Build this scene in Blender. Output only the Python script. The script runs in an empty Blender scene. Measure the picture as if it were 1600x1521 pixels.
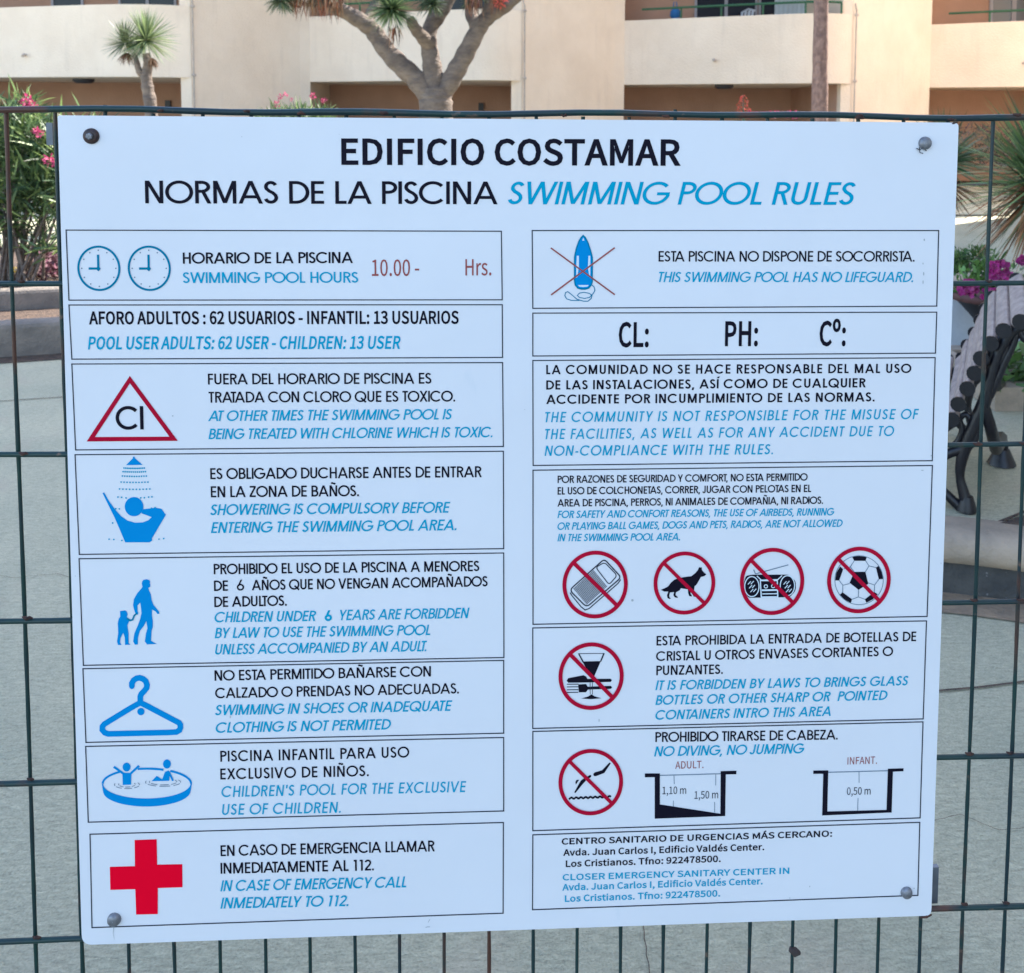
import bpy, math, random
from mathutils import Vector, Matrix
from mathutils.geometry import tessellate_polygon

random.seed(7)
scene = bpy.context.scene
C = scene.collection
PI = math.pi

# ---------------------------------------------------------------- camera
YAW, PITCH, ROLL = 0.050835, 0.072174, -0.007465
CAM = Vector((-0.0009, -1.1269, 1.4978))
F, PX, PY = 1500.0, 912.0, 289.7
cy, sy, cp, sp_, cr, sr = (math.cos(YAW), math.sin(YAW), math.cos(PITCH), math.sin(PITCH), math.cos(ROLL), math.sin(ROLL))
fwd = Vector((sy*cp, cy*cp, -sp_))
r0 = Vector((cy, -sy, 0.0))
d0 = fwd.cross(r0)
right = cr*r0 + sr*d0
down = -sr*r0 + cr*d0
cam = bpy.data.cameras.new('camera')
cam_o = bpy.data.objects.new('camera', cam)
C.objects.link(cam_o)
m = Matrix((right, -down, -fwd)).transposed().to_4x4()
m.translation = CAM
cam_o.matrix_world = m
cam.sensor_width = 36.0
cam.lens = F/1600*36
cam.shift_x = -(PX-800)/1600
cam.shift_y = -(760.5-PY)/1600
cam.clip_start = 0.02
cam.clip_end = 2000
cam.dof.use_dof = True
cam.dof.focus_distance = 1.14
cam.dof.aperture_fstop = 15.0
scene.camera = cam_o
scene.render.resolution_x, scene.render.resolution_y = 1024, 973

def ray(px, py):
    return (fwd + right*((px-PX)/F) + down*((py-PY)/F))
def at(px, py, Y):                      # the point of the plane y = Y seen at a survey pixel
    d = ray(px, py); t = (Y-CAM.y)/d.y
    return CAM + d*t
def gp(px, py, z=0.0):                  # the point of the level z
    d = ray(px, py); t = (z-CAM.z)/d.z
    return CAM + d*t
def onp(px, py, P, n):                  # the point of the plane through P with normal n
    d = ray(px, py); t = (P-CAM).dot(n)/d.dot(n)
    return CAM + d*t

# ---------------------------------------------------------------- sky, sun, exposure
SUN_EL, SUN_AZ = math.radians(46), math.atan2(0.79, 0.61)     # azimuth from +Y towards +X
world = bpy.data.worlds.new('World'); scene.world = world
world.use_nodes = True
wn = world.node_tree
bg = wn.nodes['Background']
sky = wn.nodes.new('ShaderNodeTexSky')
sky.sky_type = 'NISHITA'; sky.sun_disc = False
sky.sun_elevation = SUN_EL; sky.sun_rotation = SUN_AZ
sky.air_density = 1.0; sky.dust_density = 1.0; sky.ozone_density = 1.0
wn.links.new(sky.outputs[0], bg.inputs[0])
bg.inputs[1].default_value = 0.15
sun = bpy.data.lights.new('sun', 'SUN')
sun.energy = 4.2; sun.angle = math.radians(0.53); sun.color = (1.0, 0.94, 0.84)
sun_o = bpy.data.objects.new('sun', sun); C.objects.link(sun_o)
sd = Vector((math.sin(SUN_AZ)*math.cos(SUN_EL), math.cos(SUN_AZ)*math.cos(SUN_EL), math.sin(SUN_EL)))
sun_o.rotation_euler = (-sd).to_track_quat('-Z', 'Y').to_euler()
scene.view_settings.view_transform = 'Standard'
scene.view_settings.look = 'None'
scene.view_settings.exposure = 2.06
scene.view_settings.gamma = 1.0
scene.view_settings.use_curve_mapping = False

# ---------------------------------------------------------------- materials
def mat(name, col, rough=0.7, var=0.0, scale=6.0, bump=0.0, bscale=40.0, col2=None, metal=0.0, stretch=None, trans=0.0, attr=False, detail=6.0, lo=0.35, hi=0.65, spec=0.5):
    mm = bpy.data.materials.new(name); mm.use_nodes = True
    nt = mm.node_tree; n = nt.nodes; l = nt.links
    b = n['Principled BSDF']
    b.inputs['Roughness'].default_value = rough
    b.inputs['Metallic'].default_value = metal
    b.inputs['Specular IOR Level'].default_value = spec
    b.inputs['Base Color'].default_value = (*col, 1)
    geo = n.new('ShaderNodeNewGeometry')
    vec = geo.outputs['Position']
    if stretch:
        mp = n.new('ShaderNodeMapping'); mp.inputs['Scale'].default_value = stretch
        l.new(vec, mp.inputs['Vector']); vec = mp.outputs[0]
    out = None
    if col2 is None and var > 0:
        col2 = tuple(max(0, c*(1-var)) for c in col)
    if col2 is not None:
        ns = n.new('ShaderNodeTexNoise'); ns.inputs['Scale'].default_value = scale; ns.inputs['Detail'].default_value = detail
        ns.inputs['Roughness'].default_value = 0.6
        l.new(vec, ns.inputs['Vector'])
        mr = n.new('ShaderNodeMapRange'); mr.inputs[1].default_value = lo; mr.inputs[2].default_value = hi
        l.new(ns.outputs[0], mr.inputs[0])
        mx = n.new('ShaderNodeMix'); mx.data_type = 'RGBA'
        mx.inputs[6].default_value = (*col, 1); mx.inputs[7].default_value = (*col2, 1)
        l.new(mr.outputs[0], mx.inputs[0])
        out = mx.outputs[2]
    if attr:
        at_ = n.new('ShaderNodeAttribute'); at_.attribute_name = 'tint'
        mx2 = n.new('ShaderNodeMix'); mx2.data_type = 'RGBA'; mx2.blend_type = 'MULTIPLY'; mx2.inputs[0].default_value = 1.0
        if out is not None: l.new(out, mx2.inputs[6])
        else: mx2.inputs[6].default_value = (*col, 1)
        l.new(at_.outputs['Color'], mx2.inputs[7])
        out = mx2.outputs[2]
    if out is not None: l.new(out, b.inputs['Base Color'])
    if bump > 0:
        nb = n.new('ShaderNodeTexNoise'); nb.inputs['Scale'].default_value = bscale; nb.inputs['Detail'].default_value = 8
        l.new(vec, nb.inputs['Vector'])
        bp = n.new('ShaderNodeBump'); bp.inputs['Strength'].default_value = 1.0; bp.inputs['Distance'].default_value = bump
        l.new(nb.outputs[0], bp.inputs['Height']); l.new(bp.outputs[0], b.inputs['Normal'])
    if trans > 0:
        tb = n.new('ShaderNodeBsdfTranslucent'); ms = n.new('ShaderNodeMixShader'); ms.inputs[0].default_value = trans
        if out is not None: l.new(out, tb.inputs[0])
        else: tb.inputs[0].default_value = (*col, 1)
        l.new(b.outputs[0], ms.inputs[1]); l.new(tb.outputs[0], ms.inputs[2])
        l.new(ms.outputs[0], n['Material Output'].inputs['Surface'])
    return mm

def add_dirt(mm, col, scale, lo, hi, strength=1.0, stretch=(1, 1, 1)):
    """a second layer of stains over the base colour"""
    nt = mm.node_tree; n = nt.nodes; l = nt.links
    b = n['Principled BSDF']
    geo = n.new('ShaderNodeNewGeometry'); mp = n.new('ShaderNodeMapping'); mp.inputs['Scale'].default_value = stretch
    mp.inputs['Location'].default_value = (3.1, 7.7, 1.3)
    l.new(geo.outputs['Position'], mp.inputs['Vector'])
    ns = n.new('ShaderNodeTexNoise'); ns.inputs['Scale'].default_value = scale; ns.inputs['Detail'].default_value = 7
    l.new(mp.outputs[0], ns.inputs['Vector'])
    mr = n.new('ShaderNodeMapRange'); mr.inputs[1].default_value = lo; mr.inputs[2].default_value = hi; mr.inputs[4].default_value = strength
    l.new(ns.outputs[0], mr.inputs[0])
    mx = n.new('ShaderNodeMix'); mx.data_type = 'RGBA'; mx.inputs[7].default_value = (*col, 1)
    s = b.inputs['Base Color']
    if s.is_linked: l.new(s.links[0].from_socket, mx.inputs[6])
    else: mx.inputs[6].default_value = s.default_value
    l.new(mr.outputs[0], mx.inputs[0]); l.new(mx.outputs[2], s)
    return mm

M = {}
M['panel'] = add_dirt(mat('sign_white', (0.71, 0.725, 0.77), 0.42, var=0.03, scale=3, spec=0.35), (0.52, 0.60, 0.66), 26, 0.70, 0.86, 0.5, (1, 1, .35))
nt_ = M['panel'].node_tree; nb_ = nt_.nodes.new('ShaderNodeTexNoise'); nb_.inputs['Scale'].default_value = 5.0; nb_.inputs['Detail'].default_value = 3
bb_ = nt_.nodes.new('ShaderNodeBump'); bb_.inputs['Distance'].default_value = .004; nt_.links.new(nb_.outputs[0], bb_.inputs['Height']); nt_.links.new(bb_.outputs[0], nt_.nodes['Principled BSDF'].inputs['Normal'])
gg_ = nt_.nodes.new('ShaderNodeNewGeometry'); nt_.links.new(gg_.outputs['Position'], nb_.inputs['Vector'])
M['smudge'] = mat('dirt_smudge', (0.40, 0.43, 0.45), 0.8)
M['edge'] = mat('sign_edge', (0.25, 0.27, 0.29), 0.6)
M['black'] = mat('print_black', (0.004, 0.003, 0.012), 0.6, spec=0.12)
M['line'] = mat('print_line', (0.025, 0.030, 0.045), 0.6, spec=0.12)
M['thin'] = mat('print_faded', (0.16, 0.22, 0.28), 0.5, spec=0.35)
M['cyan'] = mat('print_cyan', (0.0, 0.315, 0.50), 0.6, spec=0.04)
M['blue'] = mat('print_blue', (0.0, 0.24, 0.58), 0.6, spec=0.04)
M['ring'] = mat('print_ring_blue', (0.0, 0.19, 0.32), 0.6, spec=0.04)
M['red'] = mat('print_red', (0.46, 0.004, 0.032), 0.6, var=.12, scale=30, spec=0.06)
M['cross'] = mat('print_cross_red', (0.85, 0.0, 0.022), 0.6, spec=0.04)
M['brown'] = mat('print_brown', (0.30, 0.06, 0.055), 0.5, spec=0.35)
M['lite'] = mat('print_light', (0.62, 0.72, 0.80), 0.5, spec=0.35)
M['wire'] = add_dirt(mat('green_coated_wire', (0.005, 0.036, 0.031), 0.42, col2=(0.008, 0.022, 0.030), scale=9, bump=0.0004, bscale=120, spec=.4), (0.09, 0.030, 0.018), 9, 0.58, 0.66, .8, (1, 1, .8))
add_dirt(M['wire'], (0.22, 0.13, 0.09), 46, 0.66, 0.74, .7)
M['rust'] = mat('rust', (0.085, 0.036, 0.024), 0.9, col2=(0.022, 0.012, 0.012), scale=90, bump=0.002, bscale=200)
M['zinc'] = mat('zinc_bolt', (0.26, 0.27, 0.30), 0.42, var=.4, scale=160, metal=.6, bump=.0006, bscale=300)
M['washer'] = mat('black_washer', (0.012, 0.008, 0.012), 0.5, col2=(0.05, 0.02, 0.016), scale=120)
M['bracket'] = mat('galvanised_bracket', (0.15, 0.17, 0.20), 0.45, var=.3, scale=40, metal=.4)
M['plaster'] = add_dirt(mat('cream_plaster', (0.80, 0.655, 0.52), 0.9, col2=(0.74, 0.595, 0.465), scale=1.3, bump=0.012, bscale=30), (0.55, 0.44, 0.36), 2.2, 0.58, 0.84, .4, (2.6, 2.6, .35))
M['plaster_shade'] = mat('shaded_cream_plaster', (0.47, 0.28, 0.20), 0.9, col2=(0.41, 0.24, 0.17), scale=1.5, bump=0.01, bscale=30)  # cream plaster with the shade of the balcony recesses painted into its colour
M['rail'] = mat('green_railing', (0.012, 0.085, 0.035), 0.45)
M['pipe'] = mat('beige_pipe', (0.52, 0.43, 0.37), 0.7, var=.35, scale=4)
M['frame'] = mat('grey_window_frame', (0.33, 0.32, 0.36), 0.5)
M['glass'] = mat('window_glass', (0.006, 0.009, 0.022), 0.15, spec=.25)
M['glass2'] = mat('window_glass_grey', (0.12, 0.13, 0.15), 0.12)
M['curtain'] = mat('white_curtain', (0.55, 0.62, 0.68), 0.9, var=.1, scale=8)
M['plastic'] = mat('white_plastic', (0.62, 0.66, 0.72), 0.4)
M['bluecloth'] = mat('blue_cloth', (0.02, 0.13, 0.33), 0.8)
M['darkgrey'] = mat('dark_fitting', (0.03, 0.03, 0.04), 0.5)
M['concrete'] = None
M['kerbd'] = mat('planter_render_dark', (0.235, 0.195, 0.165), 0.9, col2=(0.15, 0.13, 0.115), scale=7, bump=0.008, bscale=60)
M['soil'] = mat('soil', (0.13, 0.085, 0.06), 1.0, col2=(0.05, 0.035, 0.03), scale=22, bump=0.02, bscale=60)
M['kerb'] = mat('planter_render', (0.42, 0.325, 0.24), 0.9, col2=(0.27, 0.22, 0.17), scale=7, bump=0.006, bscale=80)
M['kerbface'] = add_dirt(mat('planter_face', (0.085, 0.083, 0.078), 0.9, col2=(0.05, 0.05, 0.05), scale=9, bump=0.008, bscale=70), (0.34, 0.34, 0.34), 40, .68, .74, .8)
M['dark'] = mat('cast_iron', (0.006, 0.006, 0.011), 0.38, var=.4, scale=40, bump=.001, bscale=120)
M['slat'] = mat('grey_wood_slat', (0.36, 0.285, 0.25), 0.75, col2=(0.22, 0.175, 0.16), scale=14, bump=.002, bscale=60, stretch=(1, 1, 4))
M['bark'] = add_dirt(mat('dragon_bark', (0.205, 0.16, 0.13), 0.9, col2=(0.105, 0.083, 0.075), scale=5, bump=0.03, bscale=16, stretch=(1, 1, 2.2)), (0.12, 0.085, 0.075), 9, .56, .70, .7, (1, 1, 3))
M['palmbark'] = mat('palm_bark', (0.33, 0.205, 0.165), 0.95, col2=(0.17, 0.10, 0.085), scale=16, bump=0.03, bscale=28, stretch=(1, 1, .7))
M['leaf'] = mat('green_leaf', (0.095, 0.14, 0.07), 0.45, attr=True, trans=.25)
M['leafd'] = mat('sword_leaf', (0.10, 0.135, 0.08), 0.4, attr=True, trans=.2)
M['dry'] = mat('dry_leaf', (0.20, 0.11, 0.065), 0.8, attr=True, trans=.15)
M['pink'] = mat('pink_petal', (0.50, 0.055, 0.17), 0.6, attr=True, trans=.3)
M['magenta'] = mat('magenta_petal', (0.36, 0.028, 0.19), 0.6, attr=True, trans=.3)
M['redp'] = mat('red_petal', (0.72, 0.14, 0.10), 0.6, attr=True, trans=.3)
M['yellow'] = mat('yellow_petal', (0.55, 0.42, 0.04), 0.6, attr=True, trans=.3)
M['purple'] = mat('purple_ground_leaf', (0.10, 0.03, 0.05), 0.7, attr=True, trans=.1)
M['hedge'] = mat('dark_hedge_leaf', (0.055, 0.036, 0.036), 0.7, attr=True, trans=.1)
M['terracotta'] = mat('dark_terracotta', (0.11, 0.045, 0.045), 0.7, var=.4, scale=20)
M['liner'] = mat('black_liner', (0.012, 0.012, 0.018), 0.6)
M['whitewall'] = mat('white_rendered_wall', (0.62, 0.66, 0.72), 0.85, var=.12, scale=4, bump=.004, bscale=40)
M['tandirt'] = mat('tan_dirt', (0.33, 0.235, 0.155), 0.95, col2=(0.21, 0.16, 0.115), scale=14, bump=.01, bscale=60)
M['stone'] = mat('small_stone', (0.07, 0.05, 0.045), 0.9, var=.5, scale=60, bump=.002, bscale=90)

def concrete(name):
    mm = mat(name, (0.55, 0.51, 0.36), 0.88, col2=(0.44, 0.425, 0.305), scale=1.6, bump=0)
    nt = mm.node_tree; n = nt.nodes; l = nt.links; b = n['Principled BSDF']
    geo = n.new('ShaderNodeNewGeometry')
    mp = n.new('ShaderNodeMapping'); mp.inputs['Scale'].default_value = (38, 105, 38)
    l.new(geo.outputs['Position'], mp.inputs['Vector'])
    w = n.new('ShaderNodeTexNoise'); w.inputs['Scale'].default_value = 1.0; w.inputs['Detail'].default_value = 9; w.inputs['Roughness'].default_value = .72
    w.inputs['Distortion'].default_value = .5
    l.new(mp.outputs[0], w.inputs['Vector'])
    n2 = n.new('ShaderNodeTexNoise'); n2.inputs['Scale'].default_value = 190; n2.inputs['Detail'].default_value = 4
    l.new(geo.outputs['Position'], n2.inputs['Vector'])
    ad = n.new('ShaderNodeMath'); ad.operation = 'MULTIPLY_ADD'; ad.inputs[1].default_value = .6
    l.new(n2.outputs[0], ad.inputs[0]); l.new(w.outputs[0], ad.inputs[2])
    bp = n.new('ShaderNodeBump'); bp.inputs['Distance'].default_value = .009; bp.inputs['Strength'].default_value = 1
    l.new(ad.outputs[0], bp.inputs['Height']); l.new(bp.outputs[0], b.inputs['Normal'])
    mr = n.new('ShaderNodeMapRange'); mr.inputs[1].default_value = .52; mr.inputs[2].default_value = 1.08; mr.inputs[3].default_value = .60; mr.inputs[4].default_value = 1.32
    l.new(ad.outputs[0], mr.inputs[0])
    mx = n.new('ShaderNodeMix'); mx.data_type = 'RGBA'; mx.blend_type = 'MULTIPLY'; mx.inputs[0].default_value = 1
    s = b.inputs['Base Color']; l.new(s.links[0].from_socket, mx.inputs[6])
    cmb = n.new('ShaderNodeCombineColor')
    for i in range(3): l.new(mr.outputs[0], cmb.inputs[i])
    l.new(cmb.outputs[0], mx.inputs[7]); l.new(mx.outputs[2], s)
    return mm
M['concrete'] = add_dirt(concrete('brushed_concrete'), (0.50, 0.41, 0.31), 3.3, .55, .72, .45)

# ---------------------------------------------------------------- object helpers
def tag(o, label=None, cat=None, group=None, kind=None):
    if label: o['label'] = label
    if cat: o['category'] = cat
    if group: o['group'] = group
    if kind: o['kind'] = kind
    return o
def thing(name, loc, label, cat, group=None):
    o = bpy.data.objects.new(name, None); C.objects.link(o); o.empty_display_size = .1
    o.location = loc
    return tag(o, label, cat, group)
class MB:
    """collects shapes given in world coordinates and links them as one mesh"""
    def __init__(s): s.v = []; s.f = []; s.t = []; s.smooth = []
    def face(s, pts, tint=1.0, smooth=False):
        i = len(s.v); s.v += [tuple(p) for p in pts]; s.f.append(tuple(range(i, i+len(pts)))); s.t.append(tint); s.smooth.append(smooth)
    def quadgrid(s, rows, close=False, tint=1.0, smooth=True):
        i0 = len(s.v); n = len(rows[0])
        for r in rows: s.v += [tuple(p) for p in r]
        for a in range(len(rows)-1):
            for b in range(n if close else n-1):
                c = (b+1) % n
                s.f.append((i0+a*n+b, i0+a*n+c, i0+(a+1)*n+c, i0+(a+1)*n+b)); s.t.append(tint); s.smooth.append(smooth)
    def box(s, x0, x1, y0, y1, z0, z1, tint=1.0):
        p = [Vector((x, y, z)) for z in (z0, z1) for (x, y) in ((x0, y0), (x1, y0), (x1, y1), (x0, y1))]
        for q in ((0, 3, 2, 1), (4, 5, 6, 7), (0, 1, 5, 4), (1, 2, 6, 5), (2, 3, 7, 6), (3, 0, 4, 7)):
            s.face([p[k] for k in q], tint)
    def prism(s, pts2, z0, z1):
        n = len(pts2)
        i = len(s.v)
        s.v += [(p[0], p[1], z0) for p in pts2]+[(p[0], p[1], z1) for p in pts2]
        tr = tessellate_polygon([[Vector((p[0], p[1], 0)) for p in pts2]])
        for t in tr:
            s.f.append(tuple(i+k for k in t)); s.f.append(tuple(i+n+k for k in t)); s.t += [1, 1]; s.smooth += [False]*2
        for k in range(n):
            s.f.append((i+k, i+(k+1) % n, i+n+(k+1) % n, i+n+k)); s.t.append(1); s.smooth.append(False)
    def tube(s, pts, rad, seg=8, cap=True, tint=1.0, flat=1.0):
        pts = [Vector(p) for p in pts]
        if not isinstance(rad, (list, tuple)): rad = [rad]*len(pts)
        rows = []; up = None
        for k, p in enumerate(pts):
            a = pts[max(k-1, 0)]; b = pts[min(k+1, len(pts)-1)]
            t = (b-a).normalized()
            if up is None: up = t.orthogonal().normalized()
            up = (up - t*up.dot(t)).normalized()
            sd_ = t.cross(up)
            rows.append([p + (up*math.cos(2*PI*j/seg) + sd_*math.sin(2*PI*j/seg)*flat)*rad[k] for j in range(seg)])
        s.quadgrid(rows, True, tint)
        if cap:
            s.face(rows[0][::-1], tint); s.face(rows[-1], tint)
    def build(s, name, m_, parent=None, shade=True):
        me = bpy.data.meshes.new(name)
        org = parent.matrix_world.translation.copy() if False else None
        off = Vector((0, 0, 0))
        p = parent
        while p is not None: off += Vector(p.location); p = p.parent
        me.from_pydata([tuple(Vector(v)-off) for v in s.v], [], s.f)
        me.materials.append(m_)
        me.polygons.foreach_set('use_smooth', s.smooth)
        if any(t != 1.0 for t in s.t):
            a = me.color_attributes.new('tint', 'FLOAT_COLOR', 'CORNER')
            cols = []
            for pl, t in zip(me.polygons, s.t):
                tt = t if isinstance(t, tuple) else (t, t, t)
                cols += [tt[0], tt[1], tt[2], 1.0]*pl.loop_total
            a.data.foreach_set('color', cols)
        elif 'leaf' in m_.name or 'petal' in m_.name:
            a = me.color_attributes.new('tint', 'FLOAT_COLOR', 'CORNER')
            a.data.foreach_set('color', [1.0]*4*len(me.loops))
        me.update()
        o = bpy.data.objects.new(name, me); C.objects.link(o)
        o.parent = parent
        return o
def single(name, mb, m_, label, cat, group=None):
    return tag(mb.build(name, m_), label, cat, group)
def struct(name, mb, m_):
    return tag(mb.build(name, m_), kind='structure')

# ================================================================ the sign
FY = -0.0125                       # the plane of the printed face
def S(px, py, k=0.0):              # a surveyed point of the face; k lifts the ink by a hair
    p = at(px, py, FY); p.y -= 0.0004 + 0.00005*k
    return p
cor = [(90, 180.5), (1498, 192), (1455, 1431), (128, 1477)]
sign_base = at(790, 1455, FY)
sign = thing('rules_sign', sign_base, 'white pool rules board with boxed pictograms, bolted to the green wire fence', 'sign')
mb = MB()
def rounded(c, r, seg=5):
    out = []
    n = len(c)
    for i in range(n):
        p, a, b = Vector(c[i]), Vector(c[i-1]), Vector(c[(i+1) % n])
        r_ = r[i]
        p0 = p+(a-p).normalized()*r_; p1 = p+(b-p).normalized()*r_
        for k in range(seg+1):
            t = k/seg; q = p0*(1-t)**2+p*2*t*(1-t)+p1*t*t
            out.append((q.x, q.y))
    return out
outl = rounded([(c[0], c[1]) for c in cor], [4, 8, 9, 16])
front = [at(x, y, FY) for x, y in outl]
i = len(front)
mb.face(front[::-1])
po = mb.build('panel', M['panel'], sign)
mb = MB()
back = [p+Vector((0, .0032, 0)) for p in front]
mb.face(back)
for k in range(i):
    mb.face([front[k], back[k], back[(k+1) % i], front[(k+1) % i]])
mb.build('panel_edge', M['edge'], sign)

class Ink:
    """flat print on the face of the sign, drawn in survey pixels"""
    def __init__(s, lay=0): s.mb = MB(); s.k = lay
    def poly(s, loops, lift=0):
        pts = [[Vector((x, y, 0)) for x, y in lp] for lp in loops]
        flat = [p for lp in pts for p in lp]
        for t in tessellate_polygon(pts):
            a, b, c = [flat[q] for q in t]
            if (b-a).cross(c-a).z > 0: a, c = c, a
            s.mb.face([S(p.x, p.y, s.k+lift) for p in (a, b, c)])
    def P(s, pts): s.poly([pts]); s.k += .12
    def strip(s, pts, w, closed=False, butt=None):
        P_ = [Vector((x, y)) for x, y in pts]
        n = len(P_); L = []; R_ = []
        for i in range(n):
            if closed: a, b = P_[i-1], P_[(i+1) % n]
            else: a, b = P_[max(i-1, 0)], P_[min(i+1, n-1)]
            p = P_[i]
            d1 = (p-a); d2 = (b-p)
            if d1.length < 1e-6: d1 = d2
            if d2.length < 1e-6: d2 = d1
            d1.normalize(); d2.normalize()
            n1 = Vector((-d1.y, d1.x)); n2 = Vector((-d2.y, d2.x))
            mn = (n1+n2)
            mn.normalize(); f = 1/max(.45, mn.dot(n1))
            ww = w[i] if isinstance(w, (list, tuple)) else w
            L.append(p+mn*f*ww/2); R_.append(p-mn*f*ww/2)
        m_ = n if closed else n-1
        for i in range(m_):
            j = (i+1) % n
            q = [L[i], L[j], R_[j], R_[i]]
            if (q[1]-q[0]).cross(q[2]-q[0]) > 0: q = q[::-1]
            s.mb.face([S(v.x, v.y, s.k) for v in q])
        s.k += .12
    def E(s, cx, cy_, rx, ry, n=40, a0=0, a1=360, rot=0):
        pts = ell(cx, cy_, rx, ry, n, a0, a1, rot); s.P(pts)
    def RG(s, cx, cy_, rx, ry, w, n=56, rot=0, sk=0):
        s.strip([(x+sk*(y-cy_), y) for x, y in ell(cx, cy_, rx, ry, n, 0, 360, rot)], w, True)
    def dots(s, pts, r):
        for x, y in pts: s.poly([ell(x, y, r, r, 8)])
        s.k += .12
    def done(s, name, m_, parent, label=None):
        o = s.mb.build(name, m_, parent)
        if label: o['label'] = label
        return o
def ell(cx, cy_, rx, ry, n=40, a0=0, a1=360, rot=0):
    out = []
    full = abs(a1-a0) >= 359.9
    cnt = n if full else n+1
    cr_, sr_ = math.cos(math.radians(rot)), math.sin(math.radians(rot))
    for i in range(cnt):
        a = math.radians(a0+(a1-a0)*i/n)
        x, y = rx*math.cos(a), ry*math.sin(a)
        out.append((cx+x*cr_-y*sr_, cy_+x*sr_+y*cr_))
    return out

# ---- geometric stroke alphabet (cap height 1): lists of strokes
def geo_glyph(ch, w):
    h = w/2
    def arc(cx, cy_, rx, ry, a0, a1, n=14):
        return [(cx+rx*math.cos(math.radians(a0+(a1-a0)*i/n)), cy_+ry*math.sin(math.radians(a0+(a1-a0)*i/n))) for i in range(n+1)]
    L = lambda *p: ('L', list(p))
    D = lambda x0, y0, x1, y1: ('D', (x0, y0, x1, y1))
    st = L((h+.07, 0), (h+.07, 1)); x = .07+h
    o = {'Á': 'A', 'Í': 'I', 'Ñ': 'N'}.get(ch, ch)
    R = .5-h+.01
    g = {
     'A': (.90, [D(h*1.15, 0, .45, 1), D(.90-h*1.15, 0, .45, 1), L((.17, .30), (.73, .30))]),
     'B': (.66, [st, L((x+h, 1-h), (.33, 1-h), *arc(.33, .755-h*.5, .21, .245-h*.5, 80, -80, 8), (.33, .51), (x+h, .51)), L((x+h, .51), (.36, .51), *arc(.36, .255+h*.5, .235, .255-h*.5, 80, -80, 8), (.36, h), (x+h, h))]),
     'C': (.94, [('L', arc(.50, .5, R, R, 42, 318, 24))]),
     'D': (.80, [st, L((x+h, 1-h), (.30, 1-h), *arc(.32, .5, .42, .5-h, 84, -84, 14), (.30, h), (x+h, h))]),
     'E': (.58, [st, L((x+h, 1-h), (.54, 1-h)), L((x+h, .51), (.52, .51)), L((x+h, h), (.54, h))]),
     'F': (.54, [st, L((x+h, 1-h), (.51, 1-h)), L((x+h, .51), (.49, .51))]),
     'G': (1.0, [('L', arc(.50, .5, R, R, 42, 352, 26)), L((.52, .475), (.985, .475))]),
     'H': (.76, [st, L((.69-h, 0), (.69-h, 1)), L((x+h, .51), (.69-w, .51))]),
     'I': (.22, [L((.11, 0), (.11, 1))]),
     'J': (.50, [L((.43-h, 1), (.43-h, .26), *arc(.235, .25, .195-h, .25-h, 0, -90, 8), (.17, h), *arc(.19, .24, .17-h*.6, .24-h, -100, -178, 5))]),
     'K': (.68, [st, D(.60-h*.4, 1, .16, .50), D(.645-h*.4, 0, .27, .60)]),
     'L': (.50, [st, L((x+h, h), (.48, h))]),
     'M': (.98, [st, L((.91-h, 0), (.91-h, 1)), D(.07+w*.62, 1, .49, .02), D(.91-w*.62, 1, .49, .02)]),
     'N': (.80, [st, L((.73-h, 0), (.73-h, 1)), D(.07+w*.62, 1, .73-w*.62, 0)]),
     'O': (1.02, [('C', arc(.51, .5, R, R, 0, 360, 32)[:-1])]),
     'P': (.62, [st, L((x+h, 1-h), (.31, 1-h), *arc(.31, .725, .25, .275-h, 84, -84, 10), (.31, .45+h), (x+h, .45+h))]),
     'Q': (1.04, [('C', arc(.51, .5, R, R, 0, 360, 32)[:-1]), L((.55, .38), (.98, -.02))]),
     'R': (.66, [st, L((x+h, 1-h), (.31, 1-h), *arc(.31, .735, .245, .265-h, 84, -84, 10), (.31, .47+h), (x+h, .47+h)), D(.585, 0, .36, .52)]),
     'S': (.58, [('L', arc(.285, .745, .205-h*.4, .255-h, 22, 205, 12)[:-1] + [(.115+h*.2, .66), (.22, .56), (.36, .475), (.465-h*.2, .375)] + arc(.285, .265, .235-h*.6, .265-h, 5, -165, 12))]),
     'T': (.52, [L((.26, 0), (.26, 1-w)), L((.02, 1-h), (.50, 1-h))]),
     'U': (.74, [L((x, 1), (x, .34), *arc(.37, .31, .30-h, .31-h, 180, 360, 14), (.67-h, .34), (.67-h, 1))]),
     'V': (.80, [D(h*1.1+.01, 1, .40, 0), D(.79-h*1.1, 1, .40, 0)]),
     'W': (1.16, [D(h*1.05+.01, 1, .31, 0), D(.58, 1, .31, 0), D(.58, 1, .85, 0), D(1.15-h*1.05, 1, .85, 0)]),
     'X': (.72, [D(.09, 0, .62, 1), D(.63, 0, .10, 1)]),
     'Y': (.70, [L((.35, 0), (.35, .42)), D(.09, 1, .35, .38), D(.61, 1, .35, .38)]),
     'Z': (.60, [L((.05, 1-h), (.57, 1-h)), L((.03, h), (.57, h)), D(.49, 1-w, .12, w)]),
     '1': (.50, [L((.30, 0), (.30, 1)), L((.30-h, 1-h), (.12, 1-h))]),
     '2': (.60, [('L', arc(.30, .72, .24-h*.5, .28-h, 165, -25, 12) + [(.42, .50), (.12, h+.06)]), L((.05, h), (.56, h))]),
     '6': (.62, [('C', arc(.31, .31, .28-h*.4, .31-h, 0, 360, 22)[:-1]), D(.085+h*.5, .40, .40, 1)]),
     '.': (.26, [L((.12, 0), (.12, w*1.15))]), ',': (.26, [D(.08, -.16, .14, .13)]),
     "'": (.22, [L((.11, .68), (.11, 1))]), '-': (.40, [L((.06, .37), (.34, .37))]), ' ': (.30, []),
    }[o]
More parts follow.
